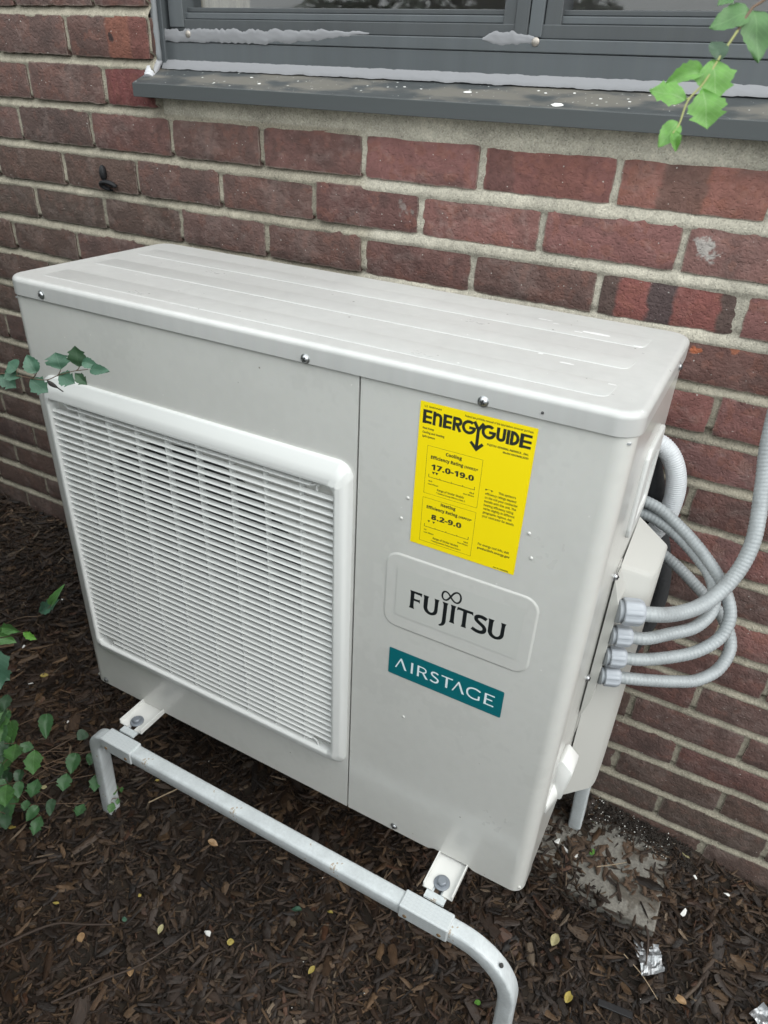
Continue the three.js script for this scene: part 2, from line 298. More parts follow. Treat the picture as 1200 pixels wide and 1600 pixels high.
  bar(-0.084, -0.052, 1.120, 2.13, -0.088, fz - 0.0015, frameMat, 'stile');
  bar(0.553, 0.573, 1.1165, 2.13, -0.088, fz - 0.001, darkMat, 'mullion');
  bar(0.5745, 0.594, 1.1165, 2.13, -0.088, fz - 0.0015, frameMat, 'mullion');
  bar(0.534, 0.5525, 1.1265, 2.13, -0.088, fz - 0.005, darkMat, 'sash_stile');
  bar(0.595, 0.619, 1.1265, 2.13, -0.088, fz - 0.005, darkMat, 'sash_stile');
  bar(-0.095, X1, 2.10, 2.15, -0.09, fz, frameMat, 'head_rail');
  bar(1.60, X1, 1.06, 2.15, -0.0905, fz + 0.001, frameMat, 'stile');
  part(win, 'pane', span(-0.07, X1 - 0.02, 1.148, 2.12, -0.068, -0.064), phys({ color: 0xffffff, transmission: 1, thickness: 0, roughness: 0.03, ior: 1.5 }));
  { const rm = std({ color: rgb(0.45, 0.43, 0.40), roughness: 0.9 }); part(win, 'room_wall', join([span(-1.2, 2.8, -0.2, 2.6, -3.0, -2.9), span(-1.3, -1.2, -0.2, 2.6, -3.0, -0.31), span(2.8, 2.9, -0.2, 2.6, -3.0, -0.31), span(-1.3, 2.9, 2.6, 2.7, -3.0, -0.31), span(-1.3, 2.9, -0.3, -0.2, -3.0, -0.31)]), rm, 'plain room seen dimly through the glass'); }
  // caulk: long lumpy beads
  const caulkMat = std({ color: rgb(0.235, 0.235, 0.245), roughness: 0.8, bumpMap: repeat(pixTex(256, 256, (x, y) => tc(x / 256, y / 256), false), 3), bumpScale: 0.0012 });
  function bead(pts, h, t, seed, edge = 0.18) { // ribbon of caulk lying on the frame's face or on the sill; pts centre line, h(s) height, t thickness; normal tilted
    const nU = Math.round((pts[pts.length - 1][0] - pts[0][0]) / 0.003), nV = 7, pos = [], idx = [], uv = [];
    const cur = (x) => { for (let i = 0; i < pts.length - 1; i++) if (x <= pts[i + 1][0] || i === pts.length - 2) { const f = clamp((x - pts[i][0]) / (pts[i + 1][0] - pts[i][0])); return pts[i].map((v, k) => v + (pts[i + 1][k] - v) * f); } };
    for (let i = 0; i <= nU; i++) {
      const x = pts[0][0] + ((pts[pts.length - 1][0] - pts[0][0]) * i) / nU, [, y, z, hh] = cur(x);
      const top = hh * (0.5 + edge * (n3(x * 45, seed, 1) + 0.6 * n3(x * 160, seed, 4))), bot = hh * (0.5 + edge * (n3(x * 38, seed, 7) + 0.5 * n3(x * 140, seed, 2)));
      for (let j = 0; j <= nV; j++) { const f = j / nV, s = -bot + (top + bot) * f; const th = 0.8 + 0.35 * n3(x * 55, s * 260, seed) + 0.45 * n3(x * 14, s * 60, seed + 5); pos.push(x, y + s * t[1], z + s * t[2] + (t[3] * Math.max(0.15, th) * Math.sqrt(Math.max(0, 1 - (2 * f - 1) ** 2)) - 0.0008) * t[1] ); pos[pos.length - 2] += t[3] * Math.sqrt(Math.max(0, 1 - (2 * f - 1) ** 2)) * -t[2]; uv.push(x, s); }
      if (i < nU) for (let j = 0; j < nV; j++) { const a0 = i * (nV + 1) + j; idx.push(a0, a0 + nV + 1, a0 + 1, a0 + 1, a0 + nV + 1, a0 + nV + 2); }
    }
    const g = new THREE.BufferGeometry(); g.setAttribute('position', new THREE.Float32BufferAttribute(pos, 3)); g.setAttribute('uv', new THREE.Float32BufferAttribute(uv, 2)); g.setIndex(idx); g.computeVertexNormals(); return g;
  }
  part(win, 'caulk_bead', bead([[-0.1, 1.0645, -0.029, 0.019], [0.3, 1.0650, -0.029, 0.018], [0.8, 1.065, -0.029, 0.017], [1.6, 1.065, -0.029, 0.017]], 0, [0, 0.78, -0.62, 0.0018], 3, 0.14), caulkMat, 'grey caulk bead along the foot of the frame');
  part(win, 'caulk_bead', bead([[-0.094, 1.108, fz + 0.0024, 0.018], [0.02, 1.109, fz + 0.0024, 0.019], [0.12, 1.109, fz + 0.0024, 0.019], [0.22, 1.113, fz + 0.0024, 0.014], [0.3, 1.1165, fz + 0.001, 0.006], [0.32, 1.117, fz + 0.001, 0.002]], 0, [0, 1, 0, 0.0016], 11, 0.3), caulkMat, 'smeared grey caulk on the upper edge of the frame');
  part(win, 'caulk_bead', bead([[0.508, 1.1135, fz + 0.001, 0.004], [0.525, 1.1135, fz + 0.001, 0.016], [0.55, 1.1145, fz + 0.001, 0.018], [0.58, 1.1135, fz + 0.001, 0.011], [0.592, 1.1125, fz + 0.001, 0.007]], 0, [0, 1, 0, 0.0022], 23, 0.3), caulkMat, 'lumpy caulk patch at the foot of the mullion');
  { const pts = []; const N = 30; const g1 = sweep([[-0.108, 1.04, 0.002], [-0.112, 1.055, -0.012], [-0.112, 1.072, -0.028]], (s) => 0.0105 + 0.002 * n3(s * 300, 1, 1), 0.002, 10), g2 = sweep([[-0.107, 1.07, -0.024], [-0.106, 1.3, -0.022], [-0.106, 2.1, -0.022]], (s, a2) => 0.007 + 0.0015 * n3(s * 60, a2, 1), 0.01, 8);
    part(win, 'caulk_bead', g1, std({ color: rgb(0.5, 0.5, 0.52), roughness: 0.7 }), 'pale caulk at the left end of the sill');
    part(win, 'caulk_bead', g2, std({ color: rgb(0.24, 0.25, 0.26), roughness: 0.75 }), 'grey caulk down the brick jamb'); }
  const screwM = std({ color: rgb(0.42, 0.38, 0.34), metalness: 0.8, roughness: 0.5 });
  const dome = new THREE.SphereGeometry(0.0058, 14, 8, 0, Math.PI * 2, 0, Math.PI / 2); dome.scale(1, 0.5, 1); dome.rotateX(Math.PI / 2);
  part(win, 'screw', dome, screwM).position.set(0.588, 1.1115, fz + 0.0015);
  part(win, 'screw', dome, screwM).position.set(-0.040, 1.1105, fz + 0.0025);
  const flakeM = std({ color: rgb(0.75, 0.74, 0.71), roughness: 0.7 });
  const fl = []; for (const [x, f, w, d] of [[0.648, 0.9, 0.008, 0.005], [0.506, 0.62, 0.0065, 0.0028], [0.62, 0.5, 0.002, 0.0015], [0.66, 0.45, 0.002, 0.0015], [0.70, 0.6, 0.0022, 0.0016], [0.74, 0.65, 0.002, 0.0012], [0.40, 0.55, 0.0025, 0.0012], [0.43, 0.6, 0.002, 0.001], [0.14, 0.75, 0.003, 0.0022], [0.11, 0.5, 0.003, 0.0014]]) {
    const s = new THREE.Shape(); for (let k = 0; k < 12; k++) { const q = (k / 12) * 6.283, rr2 = 1 + 0.35 * n3(x * 50, k * 0.9, 2); const px = Math.cos(q) * w * rr2, py = Math.sin(q) * d * rr2; k ? s.lineTo(px, py) : s.moveTo(px, py); }
    const g = new THREE.ExtrudeGeometry(s, { depth: 0.0005, bevelEnabled: false }); g.rotateX(-Math.PI / 2 + 0.38); const z = -0.05 + 0.08 * f; g.translate(x, 1.0345 + (0.028 - z) * (0.032 / 0.078) + 0.0004, z); fl.push(g); }
  part(win, 'paint_splat', join(fl), flakeM);
  function tc(u, v) { return 0.5 + 0.5 * Math.sin(u * 40) * 0.2 + 0.3 * (a(u, v) - 0.5); }
}
// iron hook stub left in the wall
{
  const t = thing('wall_hook', 'small black broken metal anchor stuck in a brick, upper left', 'hook', [-0.250, 0.853, WALL_Z + 0.0025]);
  const m = std({ color: rgb(0.018, 0.018, 0.02), roughness: 0.6, metalness: 0.4 });
  { const g = new THREE.SphereGeometry(0.0075, 14, 10); g.scale(0.8, 1.7, 0.9); g.translate(-0.005, 0.019, 0.003); part(t, 'stub', g, m); }
  t.scale.setScalar(1.15); const ring = new THREE.TorusGeometry(0.011, 0.0045, 8, 18, Math.PI * 1.6); ring.scale(1.35, 0.62, 1); ring.rotateX(0.5); ring.translate(0.004, 0.0, 0.004);
  part(t, 'ring', ring, m);
}

// ------------------------------------------------------------------ heat pump outdoor unit: front face at z = 0, left end at x = 0, bottom at y = 0
const UW = 0.9, UH = 0.7917, LIDY = 0.766, UD = 0.321, SEAM = 0.5912, RC = 0.02;
const paintBump = (() => { const a = tileFbm(61, 90, 2), b = tileFbm(62, 6, 3); return repeat(pixTex(512, 512, (x, y) => 0.4 * a(x / 512, y / 512) + 0.6 * b(x / 512, y / 512), false), 3); })();
const dustRough = (() => { const a = tileFbm(64, 4, 5), b = tileFbm(65, 64, 2); return repeat(pixTex(512, 512, (x, y) => 0.78 + 0.3 * (a(x / 512, y / 512) - 0.5) + 0.2 * (b(x / 512, y / 512) - 0.5), false), 2.1); })();
const paintMap = (() => { const a = tileFbm(161, 5, 5), b = tileFbm(162, 90, 2), r = rng(163), sp = []; for (let i = 0; i < 90; i++) sp.push([r() * 1024, r() * 1024, 0.5 + 1.1 * r() * r(), r() < 0.6]);
  const bins = new Map(); for (const q of sp) for (let i = -1; i <= 1; i++) for (let j = -1; j <= 1; j++) { const k = (Math.floor(q[0] / 8) + i) * 4096 + Math.floor(q[1] / 8) + j; if (!bins.has(k)) bins.set(k, []); bins.get(k).push(q); }
  return repeat(pixTex(1024, 1024, (x, y) => { const m = a(x / 1024, y / 1024), g = b(x / 1024, y / 1024), k = 1 + 0.07 * (m - 0.5) + 0.05 * (g - 0.5) - 0.06 * smooth(0.62, 0.72, m + 0.3 * (g - 0.5)); for (const [sx, sy, sr, w] of bins.get(Math.floor(x / 8) * 4096 + Math.floor(y / 8)) ?? []) if (Math.hypot(sx - x, sy - y) < sr) return w ? [0.72, 0.71, 0.68] : [0.2, 0.18, 0.15]; return [0.59 * k, 0.585 * k, 0.555 * k]; }), 1); })();
const paint = phys({ map: paintMap, roughness: 0.42, roughnessMap: dustRough, clearcoat: 0.6, clearcoatRoughness: 0.13, bumpMap: paintBump, bumpScale: 0.00006 });
const lidMap = (() => { const a = tileFbm(66, 5, 5), b = tileFbm(67, 80, 2), r = rng(68), sp = []; for (let i = 0; i < 46; i++) sp.push([r() * 1024, r() * 380, 0.6 + 1.3 * r() * r(), r() < 0.5]);
  const marks = [[820, 70, 11, 4], [838, 82, 5, 2], [905, 96, 16, 5], [880, 103, 7, 2], [965, 120, 7, 2], [860, 232, 6, 3], [905, 250, 12, 3], [970, 295, 5, 2]];
  return pixTex(1024, 380, (x, y) => { const m = a(x / 1024, y / 1024), g = b(x / 1024, y / 1024); let k = 0.92 + 0.16 * (m - 0.5) + 0.08 * (g - 0.5), c = [0.56 * k, 0.558 * k, 0.543 * k];
    for (const [sx, sy, sr, w] of sp) if (Math.abs(sx - x) < 3 && Math.hypot(sx - x, sy - y) < sr) c = w ? [0.8, 0.8, 0.78] : [0.09, 0.085, 0.08];
    for (const [sx, sy, w, h] of marks) { const d = Math.hypot((x - sx - 2 * (g - 0.5) * w) / w, (y - sy) / h) + (m - 0.5); if (d < 0.9) c = [0.76, 0.76, 0.75]; }
    return c; }); })();
const lidPaint = phys({ map: lidMap, roughness: 0.42, roughnessMap: dustRough, clearcoat: 0.3, clearcoatRoughness: 0.2, bumpMap: paintBump, bumpScale: 0.00006 });
const whitePlastic = phys({ color: rgb(0.63, 0.635, 0.62), roughness: 0.42, clearcoat: 0.15, clearcoatRoughness: 0.25 });
const coverPaint = phys({ color: rgb(0.51, 0.505, 0.475), roughness: 0.5, clearcoat: 0.15, clearcoatRoughness: 0.3 });
const zinc = std({ color: rgb(0.52, 0.53, 0.54), metalness: 0.95, roughness: 0.36 });
const unit = thing('heat_pump_unit', 'beige outdoor heat pump unit with a white slatted fan grille and yellow sticker', 'air conditioner');

// sheet-metal ribbon standing along a plan path [x, z]; outward is to the left of travel when seen from above looking down -y
function ribbon(path, y0, y1, t = 0.0012) {
  const n = path.length, pos = [], uv = [], idx = [], nor = [];
  const dir = (i) => { const a = path[Math.max(0, i - 1)], b = path[Math.min(n - 1, i + 1)]; const l = Math.hypot(b[0] - a[0], b[1] - a[1]); return [(b[0] - a[0]) / l, (b[1] - a[1]) / l]; };
  let s = 0; const yb = typeof y0 === 'function' ? y0 : () => y0;
  const rows = [];
  for (let i = 0; i < n; i++) { const [dx, dz] = dir(i), nx = -dz, nz = dx; if (i) s += Math.hypot(path[i][0] - path[i - 1][0], path[i][1] - path[i - 1][1]); rows.push({ x: path[i][0], z: path[i][1], nx, nz, s, b: yb(path[i][0]) }); }
  const quad = (P) => { const o = pos.length / 3; for (const [x, y, z, nx, ny, nz, u, v] of P) { pos.push(x, y, z); nor.push(nx, ny, nz); uv.push(u, v); } idx.push(o, o + 1, o + 2, o, o + 2, o + 3); };
  for (let i = 0; i < n - 1; i++) {
    const a = rows[i], b = rows[i + 1];
    quad([[a.x, a.b, a.z, a.nx, 0, a.nz, a.s, a.b], [b.x, b.b, b.z, b.nx, 0, b.nz, b.s, b.b], [b.x, y1, b.z, b.nx, 0, b.nz, b.s, y1], [a.x, y1, a.z, a.nx, 0, a.nz, a.s, y1]]);
    const A = { x: a.x - a.nx * t, z: a.z - a.nz * t }, B = { x: b.x - b.nx * t, z: b.z - b.nz * t };
    quad([[B.x, b.b, B.z, -b.nx, 0, -b.nz, b.s, 0], [A.x, a.b, A.z, -a.nx, 0, -a.nz, a.s, 0], [A.x, y1, A.z, -a.nx, 0, -a.nz, a.s, 1], [B.x, y1, B.z, -b.nx, 0, -b.nz, b.s, 1]]);
    quad([[A.x, a.b, A.z, 0, -1, 0, 0, 0], [B.x, b.b, B.z, 0, -1, 0, 0, 0], [b.x, b.b, b.z, 0, -1, 0, 0, 0], [a.x, a.b, a.z, 0, -1, 0, 0, 0]]);
    quad([[a.x, y1, a.z, 0, 1, 0, 0, 0], [b.x, y1, b.z, 0, 1, 0, 0, 0], [B.x, y1, B.z, 0, 1, 0, 0, 0], [A.x, y1, A.z, 0, 1, 0, 0, 0]]);
  }
  const g = new THREE.BufferGeometry(); g.setAttribute('position', new THREE.Float32BufferAttribute(pos, 3)); g.setAttribute('normal', new THREE.Float32BufferAttribute(nor, 3)); g.setAttribute('uv', new THREE.Float32BufferAttribute(uv, 2)); g.setIndex(idx); return g;
}
// outward normal here is (-dz, dx): travelling +x along the front gives +z
const arcPts = (cx, cz, r, a0, a1, n = 10) => { const l = []; for (let i = 0; i <= n; i++) { const a = a0 + ((a1 - a0) * i) / n; l.push([cx + r * Math.cos(a), cz + r * Math.sin(a)]); } return l; };
const PI = Math.PI;
// front panel: left corner ribbon + flat front with the round fan opening
part(unit, 'front_panel', join([
  ribbon([[0, -0.11], [0, -0.03], ...arcPts(RC, -RC, RC, PI, PI / 2, 12), [RC + 0.001, 0]], 0, 0.7685),
  (() => { const s = new THREE.Shape([[RC + 0.001, 0], [SEAM - 0.0013, 0], [SEAM - 0.0013, 0.7685], [RC + 0.001, 0.7685]].map((q) => new THREE.Vector2(...q))); const h = new THREE.Path(); h.absarc(0.3115, 0.377, 0.222, 0, PI * 2, true); s.holes.push(h); const g = new THREE.ExtrudeGeometry(s, { depth: 0.0012, bevelEnabled: false, curveSegments: 64 }); g.translate(0, 0, -0.0012); return g; })(),
  span(SEAM - 0.0025, SEAM - 0.0013, 0, 0.7685, -0.014, -0.0013)]), paint);
const notch = (x) => { const a = smooth(0.742, 0.752, x) * smooth(0.822, 0.810, x); return 0.0055 * a; };
const svcPath = []; for (let x = SEAM + 0.0013; x < UW - RC - 0.002; x += 0.004) svcPath.push([x, 0]);
part(unit, 'service_panel', join([
  ribbon([...svcPath, [UW - RC - 0.001, 0], ...arcPts(UW - RC, -RC, RC, PI / 2, 0, 12), [UW, -0.03], [UW, -0.047]], (x) => notch(x), 0.7685),
  span(SEAM + 0.0013, SEAM + 0.0025, 0, 0.7685, -0.014, -0.0013)]), paint);
part(unit, 'side_panel', join([ribbon([[UW - 0.0004, -0.0485], [UW - 0.0004, -0.09], [UW - 0.0004, -0.2], [UW - 0.0004, -UD + 0.012], ...arcPts(UW - 0.0124, -UD + 0.012, 0.012, 0, -PI / 2, 6), [UW - 0.05, -UD]], 0.012, 0.7685), span(UW - 0.006, UW - 0.003, 0.012, 0.7685, -0.06, -0.04)]), paint);
part(unit, 'back_panel', join([ribbon([[UW - 0.052, -UD + 0.003], [0.012, -UD + 0.003], ...arcPts(0.012, -UD + 0.015, 0.012, 1.5 * PI, PI, 6), [0, -0.112]], 0.012, 0.7685)]), paint);
part(unit, 'base_pan', join([span(0.004, UW - 0.004, 0.006, 0.010, -UD + 0.008, -0.004)]), paint);
// embossed plateau round the name plate, four little dents
function roundRect(x0, x1, y0, y1, r) { const s = new THREE.Shape(); s.moveTo(x0 + r, y0); s.lineTo(x1 - r, y0); s.absarc(x1 - r, y0 + r, r, -PI / 2, 0); s.lineTo(x1, y1 - r); s.absarc(x1 - r, y1 - r, r, 0, PI / 2); s.lineTo(x0 + r, y1); s.absarc(x0 + r, y1 - r, r, PI / 2, PI); s.lineTo(x0, y0 + r); s.absarc(x0 + r, y0 + r, r, PI, 1.5 * PI); return s; }
const dent = new THREE.SphereGeometry(0.0023, 10, 6); dent.scale(1, 1, 0.55);
for (const [x, y] of [[0.662, 0.627], [0.655, 0.596], [0.8135, 0.629], [0.821, 0.598], [0.68, 0.265]]) part(unit, 'dimple', dent, paint).position.set(x, y, 0.0002);

// lid
function ringLoop(l, r, b, t, rad, n = 8) { const p = []; for (const [cx, cy, a0] of [[r - rad, b + rad, -PI / 2], [r - rad, t - rad, 0], [l + rad, t - rad, PI / 2], [l + rad, b + rad, PI]]) for (let i = 0; i <= n; i++) { const a = a0 + (i / n) * (PI / 2); p.push([cx + rad * Math.cos(a), cy + rad * Math.sin(a)]); } return p; }
function loft(loops, cap0, cap1) { // loops of [x, y, z]
  const n = loops[0].length, pos = [], idx = [], uv = []; for (const l of loops) for (const p of l) { pos.push(...p); uv.push(p[0], p[1]); }
  for (let j = 0; j < loops.length - 1; j++) for (let i = 0; i < n; i++) { const a = j * n + i, b = j * n + ((i + 1) % n), c = a + n, d = b + n; idx.push(a, b, d, a, d, c); }
  const cap = (j, up) => { const o = pos.length / 3, l = loops[j]; let cx = 0, cy = 0, cz = 0; for (const p of l) { cx += p[0] / n; cy += p[1] / n; cz += p[2] / n; } pos.push(cx, cy, cz); uv.push(cx, cy); for (let i = 0; i < n; i++) { const a = j * n + i, b = j * n + ((i + 1) % n); idx.push(...(up ? [o, a, b] : [o, b, a])); } };
  if (cap0) cap(0, false); if (cap1) cap(loops.length - 1, true);
  const g = new THREE.BufferGeometry(); g.setAttribute('position', new THREE.Float32BufferAttribute(pos, 3)); g.setAttribute('uv', new THREE.Float32BufferAttribute(uv, 2)); g.setIndex(idx); return g;
}
const lidO = 0.0035;
{ const prof = [[0.004, LIDY + 0.0008], [0.0004, LIDY], [0, LIDY + 0.0006], [0, LIDY + 0.0182]]; for (let i = 1; i <= 7; i++) { const a = (i / 7) * PI / 2; prof.push([0.0075 * (1 - Math.cos(a)), LIDY + 0.0182 + 0.0075 * Math.sin(a)]); } prof.push([0.0085, LIDY + 0.0257], [0.016, LIDY + 0.0257]);
  const loops = prof.map(([o, y]) => ringLoop(-lidO + o, UW + lidO - o, -UD - lidO + o, lidO - o, 0.028 - o, 10).map(([x, z]) => [x, y, z]));
  for (const l of loops) l.reverse();
  const g = loft(loops, false, true); g.computeVertexNormals(); const p = g.attributes.position, uv = g.attributes.uv;
  for (let i = 0; i < p.count; i++) uv.setXY(i, clamp((p.getX(i) + 0.005) / 0.91, 0.002, 0.998), clamp((0.005 - p.getZ(i)) / 0.332 , 0.003, 0.997) );
  const lid = part(unit, 'lid', g, lidPaint);
  for (const [za, zb, xl] of [[-0.0275, -0.0745, 0.041], [-0.127, -0.1705, 0.037], [-0.219, -0.2658, 0.033]]) {
    const s = new THREE.Shape(); const ch = 0.016; const X = 0.8625;
    s.moveTo(xl + 0.006, -za); s.lineTo(X - ch, -za); s.quadraticCurveTo(X - 0.004, -za, X - 0.002, -za + 0.010); s.lineTo(X, -zb - 0.006); s.quadraticCurveTo(X, -zb, X - 0.006, -zb); s.lineTo(xl + 0.006, -zb); s.quadraticCurveTo(xl, -zb, xl, -zb - 0.006); s.lineTo(xl, -za + 0.006); s.quadraticCurveTo(xl, -za, xl + 0.006, -za);
    const q = new THREE.ExtrudeGeometry(s, { depth: 0.0001, bevelEnabled: true, bevelThickness: 0.0007, bevelSize: 0.0010, bevelOffset: -0.0010, bevelSegments: 3, curveSegments: 8 }); q.rotateX(-PI / 2); // x, y->-z
    q.translate(0, UH - 0.0003, 0); const gq = toCreasedNormals(q, 0.2), pp = gq.attributes.position, uu = gq.attributes.uv; for (let i = 0; i < pp.count; i++) uu.setXY(i, (pp.getX(i) + 0.005) / 0.91, (0.005 - pp.getZ(i)) / 0.332);
    part(lid, 'raised_rib', gq, lidPaint);
  } }
// embossed plateau round the name plate
{ const loops = []; for (let i = 0; i <= 7; i++) { const a = (i / 7) * PI, o = 0.0045 * i / 7; loops.push([o, -0.0002 + 0.00145 * (0.5 - 0.5 * Math.cos(a))]); } loops.push([0.0056, 0.00125], [0.012, 0.00125]);
  const g = loft(loops.map(([o, z]) => ringLoop(0.6365 + o, 0.8435 - o, 0.4245 + o, 0.5465 - o, 0.021 - o, 10).map(([x, y]) => [x, y, z])), false, true); g.computeVertexNormals(); part(unit, 'badge_plateau', g, paint); }
// screws
const screwGeo = (() => { const g = new THREE.LatheGeometry([[0, 0.0030], [0.0016, 0.0029], [0.0034, 0.0022], [0.0044, 0.0010], [0.0046, 0], [0.0062, 0], [0.0063, -0.0008]].map((q) => new THREE.Vector2(...q)), 18); g.rotateX(PI / 2); const c1 = box(0.0060, 0.0017, 0.0016, 0, 0, 0.0025), c2 = box(0.0017, 0.0060, 0.0016, 0, 0, 0.0026); return [g, join([c1, c2])]; })();
const slotM = std({ color: rgb(0.03, 0.03, 0.03), roughness: 0.6 });
function screw(parent, x, y, z, ry = 0) { const m = part(parent, 'screw', screwGeo[0], zinc); m.position.set(x, y, z); m.rotation.y = ry; m.rotation.z = 0.5 + x; part(m, 'cross_slot', screwGeo[1], slotM); return m; }
for (const [x, y, z] of [[0.0727, 0.7745, lidO], [0.5185, 0.7715, lidO], [0.7420, 0.7705, lidO], [0.030, 0.009, 0], [0.680, 0.0105, 0]]) screw(unit, x, y, z + 0.0004);
screw(unit, UW + lidO, 0.7735, -0.235, PI / 2);
{ const g = new THREE.SphereGeometry(0.0016, 8, 6); part(unit, 'pin_hole', g, slotM).position.set(0.8060, 0.7735, lidO); }

// fan grille
const galvPlate = std({ color: rgb(0.5, 0.51, 0.52), roughness: 0.5, metalness: 0.5 });
{
  const gr = new THREE.Group(); gr.name = numbered('fan_grille'); unit.add(gr);
  const F = [[0.036, 0.586, 0.104, 0.6515, 0.022, -0.0006], [0.036, 0.586, 0.104, 0.6515, 0.022, 0.0025], [0.0363, 0.5857, 0.1045, 0.6508, 0.0218, 0.0042], [0.0375, 0.5848, 0.1060, 0.6488, 0.0212, 0.0058], [0.0440, 0.5790, 0.1150, 0.6375, 0.0175, 0.0128], [0.0485, 0.5752, 0.1210, 0.6300, 0.0150, 0.0166], [0.0505, 0.5735, 0.1240, 0.6268, 0.0138, 0.0178], [0.0530, 0.5712, 0.1275, 0.6235, 0.0125, 0.0182], [0.0552, 0.5686, 0.1308, 0.6205, 0.0115, 0.0180], [0.0564, 0.5674, 0.1322, 0.6194, 0.011, 0.0171], [0.0570, 0.5668, 0.1333, 0.6188, 0.011, 0.0150], [0.0570, 0.5668, 0.1333, 0.6188, 0.011, -0.0006]];
  const loops = F.map(([l, r, b, t, rad, z]) => ringLoop(l, r, b, t, rad, 8).map(([x, y]) => [x, y, z]));
  part(gr, 'grille_frame', toCreasedNormals(loft(loops, false, false), 0.7), whitePlastic);
  const sec = new THREE.Shape(); // cross-section in (z, y), front edge lower
  sec.moveTo(0.0060, 0.0005); sec.lineTo(0.0128, -0.0004); sec.quadraticCurveTo(0.0143, -0.0006, 0.0143, -0.0016); sec.quadraticCurveTo(0.0142, -0.0024, 0.0130, -0.0023); sec.lineTo(0.0060, -0.0005); sec.lineTo(0.0060, 0.0005);
  const slat = (x0, x1) => { const g = new THREE.ExtrudeGeometry(sec, { depth: x1 - x0, bevelEnabled: false, curveSegments: 4 }); g.rotateY(PI / 2); const p = g.attributes.position; for (let i = 0; i < p.count; i++) { const x = p.getX(i), z = p.getZ(i); p.setXYZ(i, x + x0, p.getY(i), -z); }
    const a = p.array; for (let i = 0; i < a.length; i += 9) for (let k = 0; k < 3; k++) { const t = a[i + k]; a[i + k] = a[i + 3 + k]; a[i + 3 + k] = t; } g.computeVertexNormals(); return toCreasedNormals(g, 0.8); };
  const full = slat(0.0565, 0.5674), short = slat(0.094, 0.530);
  const PITCH = 0.01163;
  for (let k = 0; k < 39; k++) part(gr, 'louver', full, whitePlastic).position.y = 0.1580 + k * PITCH;
  const s1 = part(gr, 'louver', short, whitePlastic); s1.position.y = 0.1580 + 39 * PITCH + 0.0005;
  const s0 = part(gr, 'louver', short, whitePlastic); s0.position.y = 0.1580 - PITCH;
  const rib = span(-0.0012, 0.0012, 0.1335, 0.6188, 0.0004, 0.0112);
  for (let k = 0; k < 8; k++) part(gr, 'upright_bar', rib, whitePlastic).position.x = 0.1123 + k * 0.0573;
  // rounded loops that close the short slats
  const hook = (x, y, s, up) => { const pts = []; for (let i = 0; i <= 8; i++) { const a = (i / 8) * PI / 2; pts.push([x + s * 0.010 * Math.sin(a), y + up * 0.010 * (1 - Math.cos(a)), 0.0115]); } pts.push([x + s * 0.010, y + up * 0.016, 0.0105]); return sweep(pts, 0.0016, 0.0012, 8); };
  const ys = s1.position.y - 0.0012, y0 = s0.position.y - 0.0012;
  part(gr, 'corner_loop', join([hook(0.530, ys, 1, 1)]), whitePlastic); part(gr, 'corner_loop', join([hook(0.094, ys, -1, 1)]), whitePlastic);
  part(gr, 'corner_loop', hook(0.530, y0, 1, -1), whitePlastic); part(gr, 'corner_loop', hook(0.094, y0, -1, -1), whitePlastic);
  { const pts = []; for (let i = 0; i <= 10; i++) { const a = PI / 2 + (i / 10) * PI * 0.62; pts.push([0.548 + 0.009 * Math.cos(a), ys - 0.0035 + 0.009 * Math.sin(a), 0.0112]); } part(gr, 'corner_loop', sweep(pts, 0.0014, 0.0012, 8), whitePlastic); }
  // fan behind it
  const fan = new THREE.Group(); fan.name = numbered('fan'); fan.position.set(0.3115, 0.377, -0.05); unit.add(fan);
  const shr = new THREE.CylinderGeometry(0.222, 0.215, 0.09, 64, 1, true); shr.rotateX(PI / 2); shr.translate(0, 0, 0.004);
  part(fan, 'shroud', shr, std({ color: rgb(0.22, 0.22, 0.215), roughness: 0.6, side: THREE.DoubleSide }));
  const hub = new THREE.LatheGeometry([[0, 0.03], [0.03, 0.028], [0.05, 0.02], [0.055, 0.0], [0.055, -0.04]].map((q) => new THREE.Vector2(...q)), 32); hub.rotateX(PI / 2);
  const fm = std({ color: rgb(0.06, 0.062, 0.065), roughness: 0.55, side: THREE.DoubleSide });
  part(fan, 'hub', hub, fm);
  const bg = (() => { const pos = [], idx = []; for (let i = 0; i <= 8; i++) for (let j = 0; j <= 6; j++) { const r = 0.05 + 0.155 * (i / 8), a = (j / 6 - 0.5) * (1.25 + 0.5 * (i / 8)) + 0.5 * (i / 8), z = -0.02 + 0.05 * (j / 6 - 0.5); pos.push(r * Math.cos(a), r * Math.sin(a), z); if (i < 8 && j < 6) { const b = i * 7 + j; idx.push(b, b + 7, b + 1, b + 1, b + 7, b + 8); } } const g = new THREE.BufferGeometry(); g.setAttribute('position', new THREE.Float32BufferAttribute(pos, 3)); g.setIndex(idx); g.computeVertexNormals(); return g; })();
  for (let k = 0; k < 3; k++) part(fan, 'fan_blade', bg, fm).rotation.z = k * 2.0944 + 0.4;
  part(unit, 'coil', span(0.03, 0.58, 0.02, 0.75, -0.30, -0.285), std({ color: rgb(0.42, 0.43, 0.44), roughness: 0.5, metalness: 0.6 }));
  part(unit, 'bulkhead', span(0.597, 0.599, 0.012, 0.76, -0.30, -0.012), galvPlate);
  part(unit, 'top_plate', span(0.004, UW - 0.004, 0.758, 0.760, -UD + 0.008, -0.004), galvPlate);
}
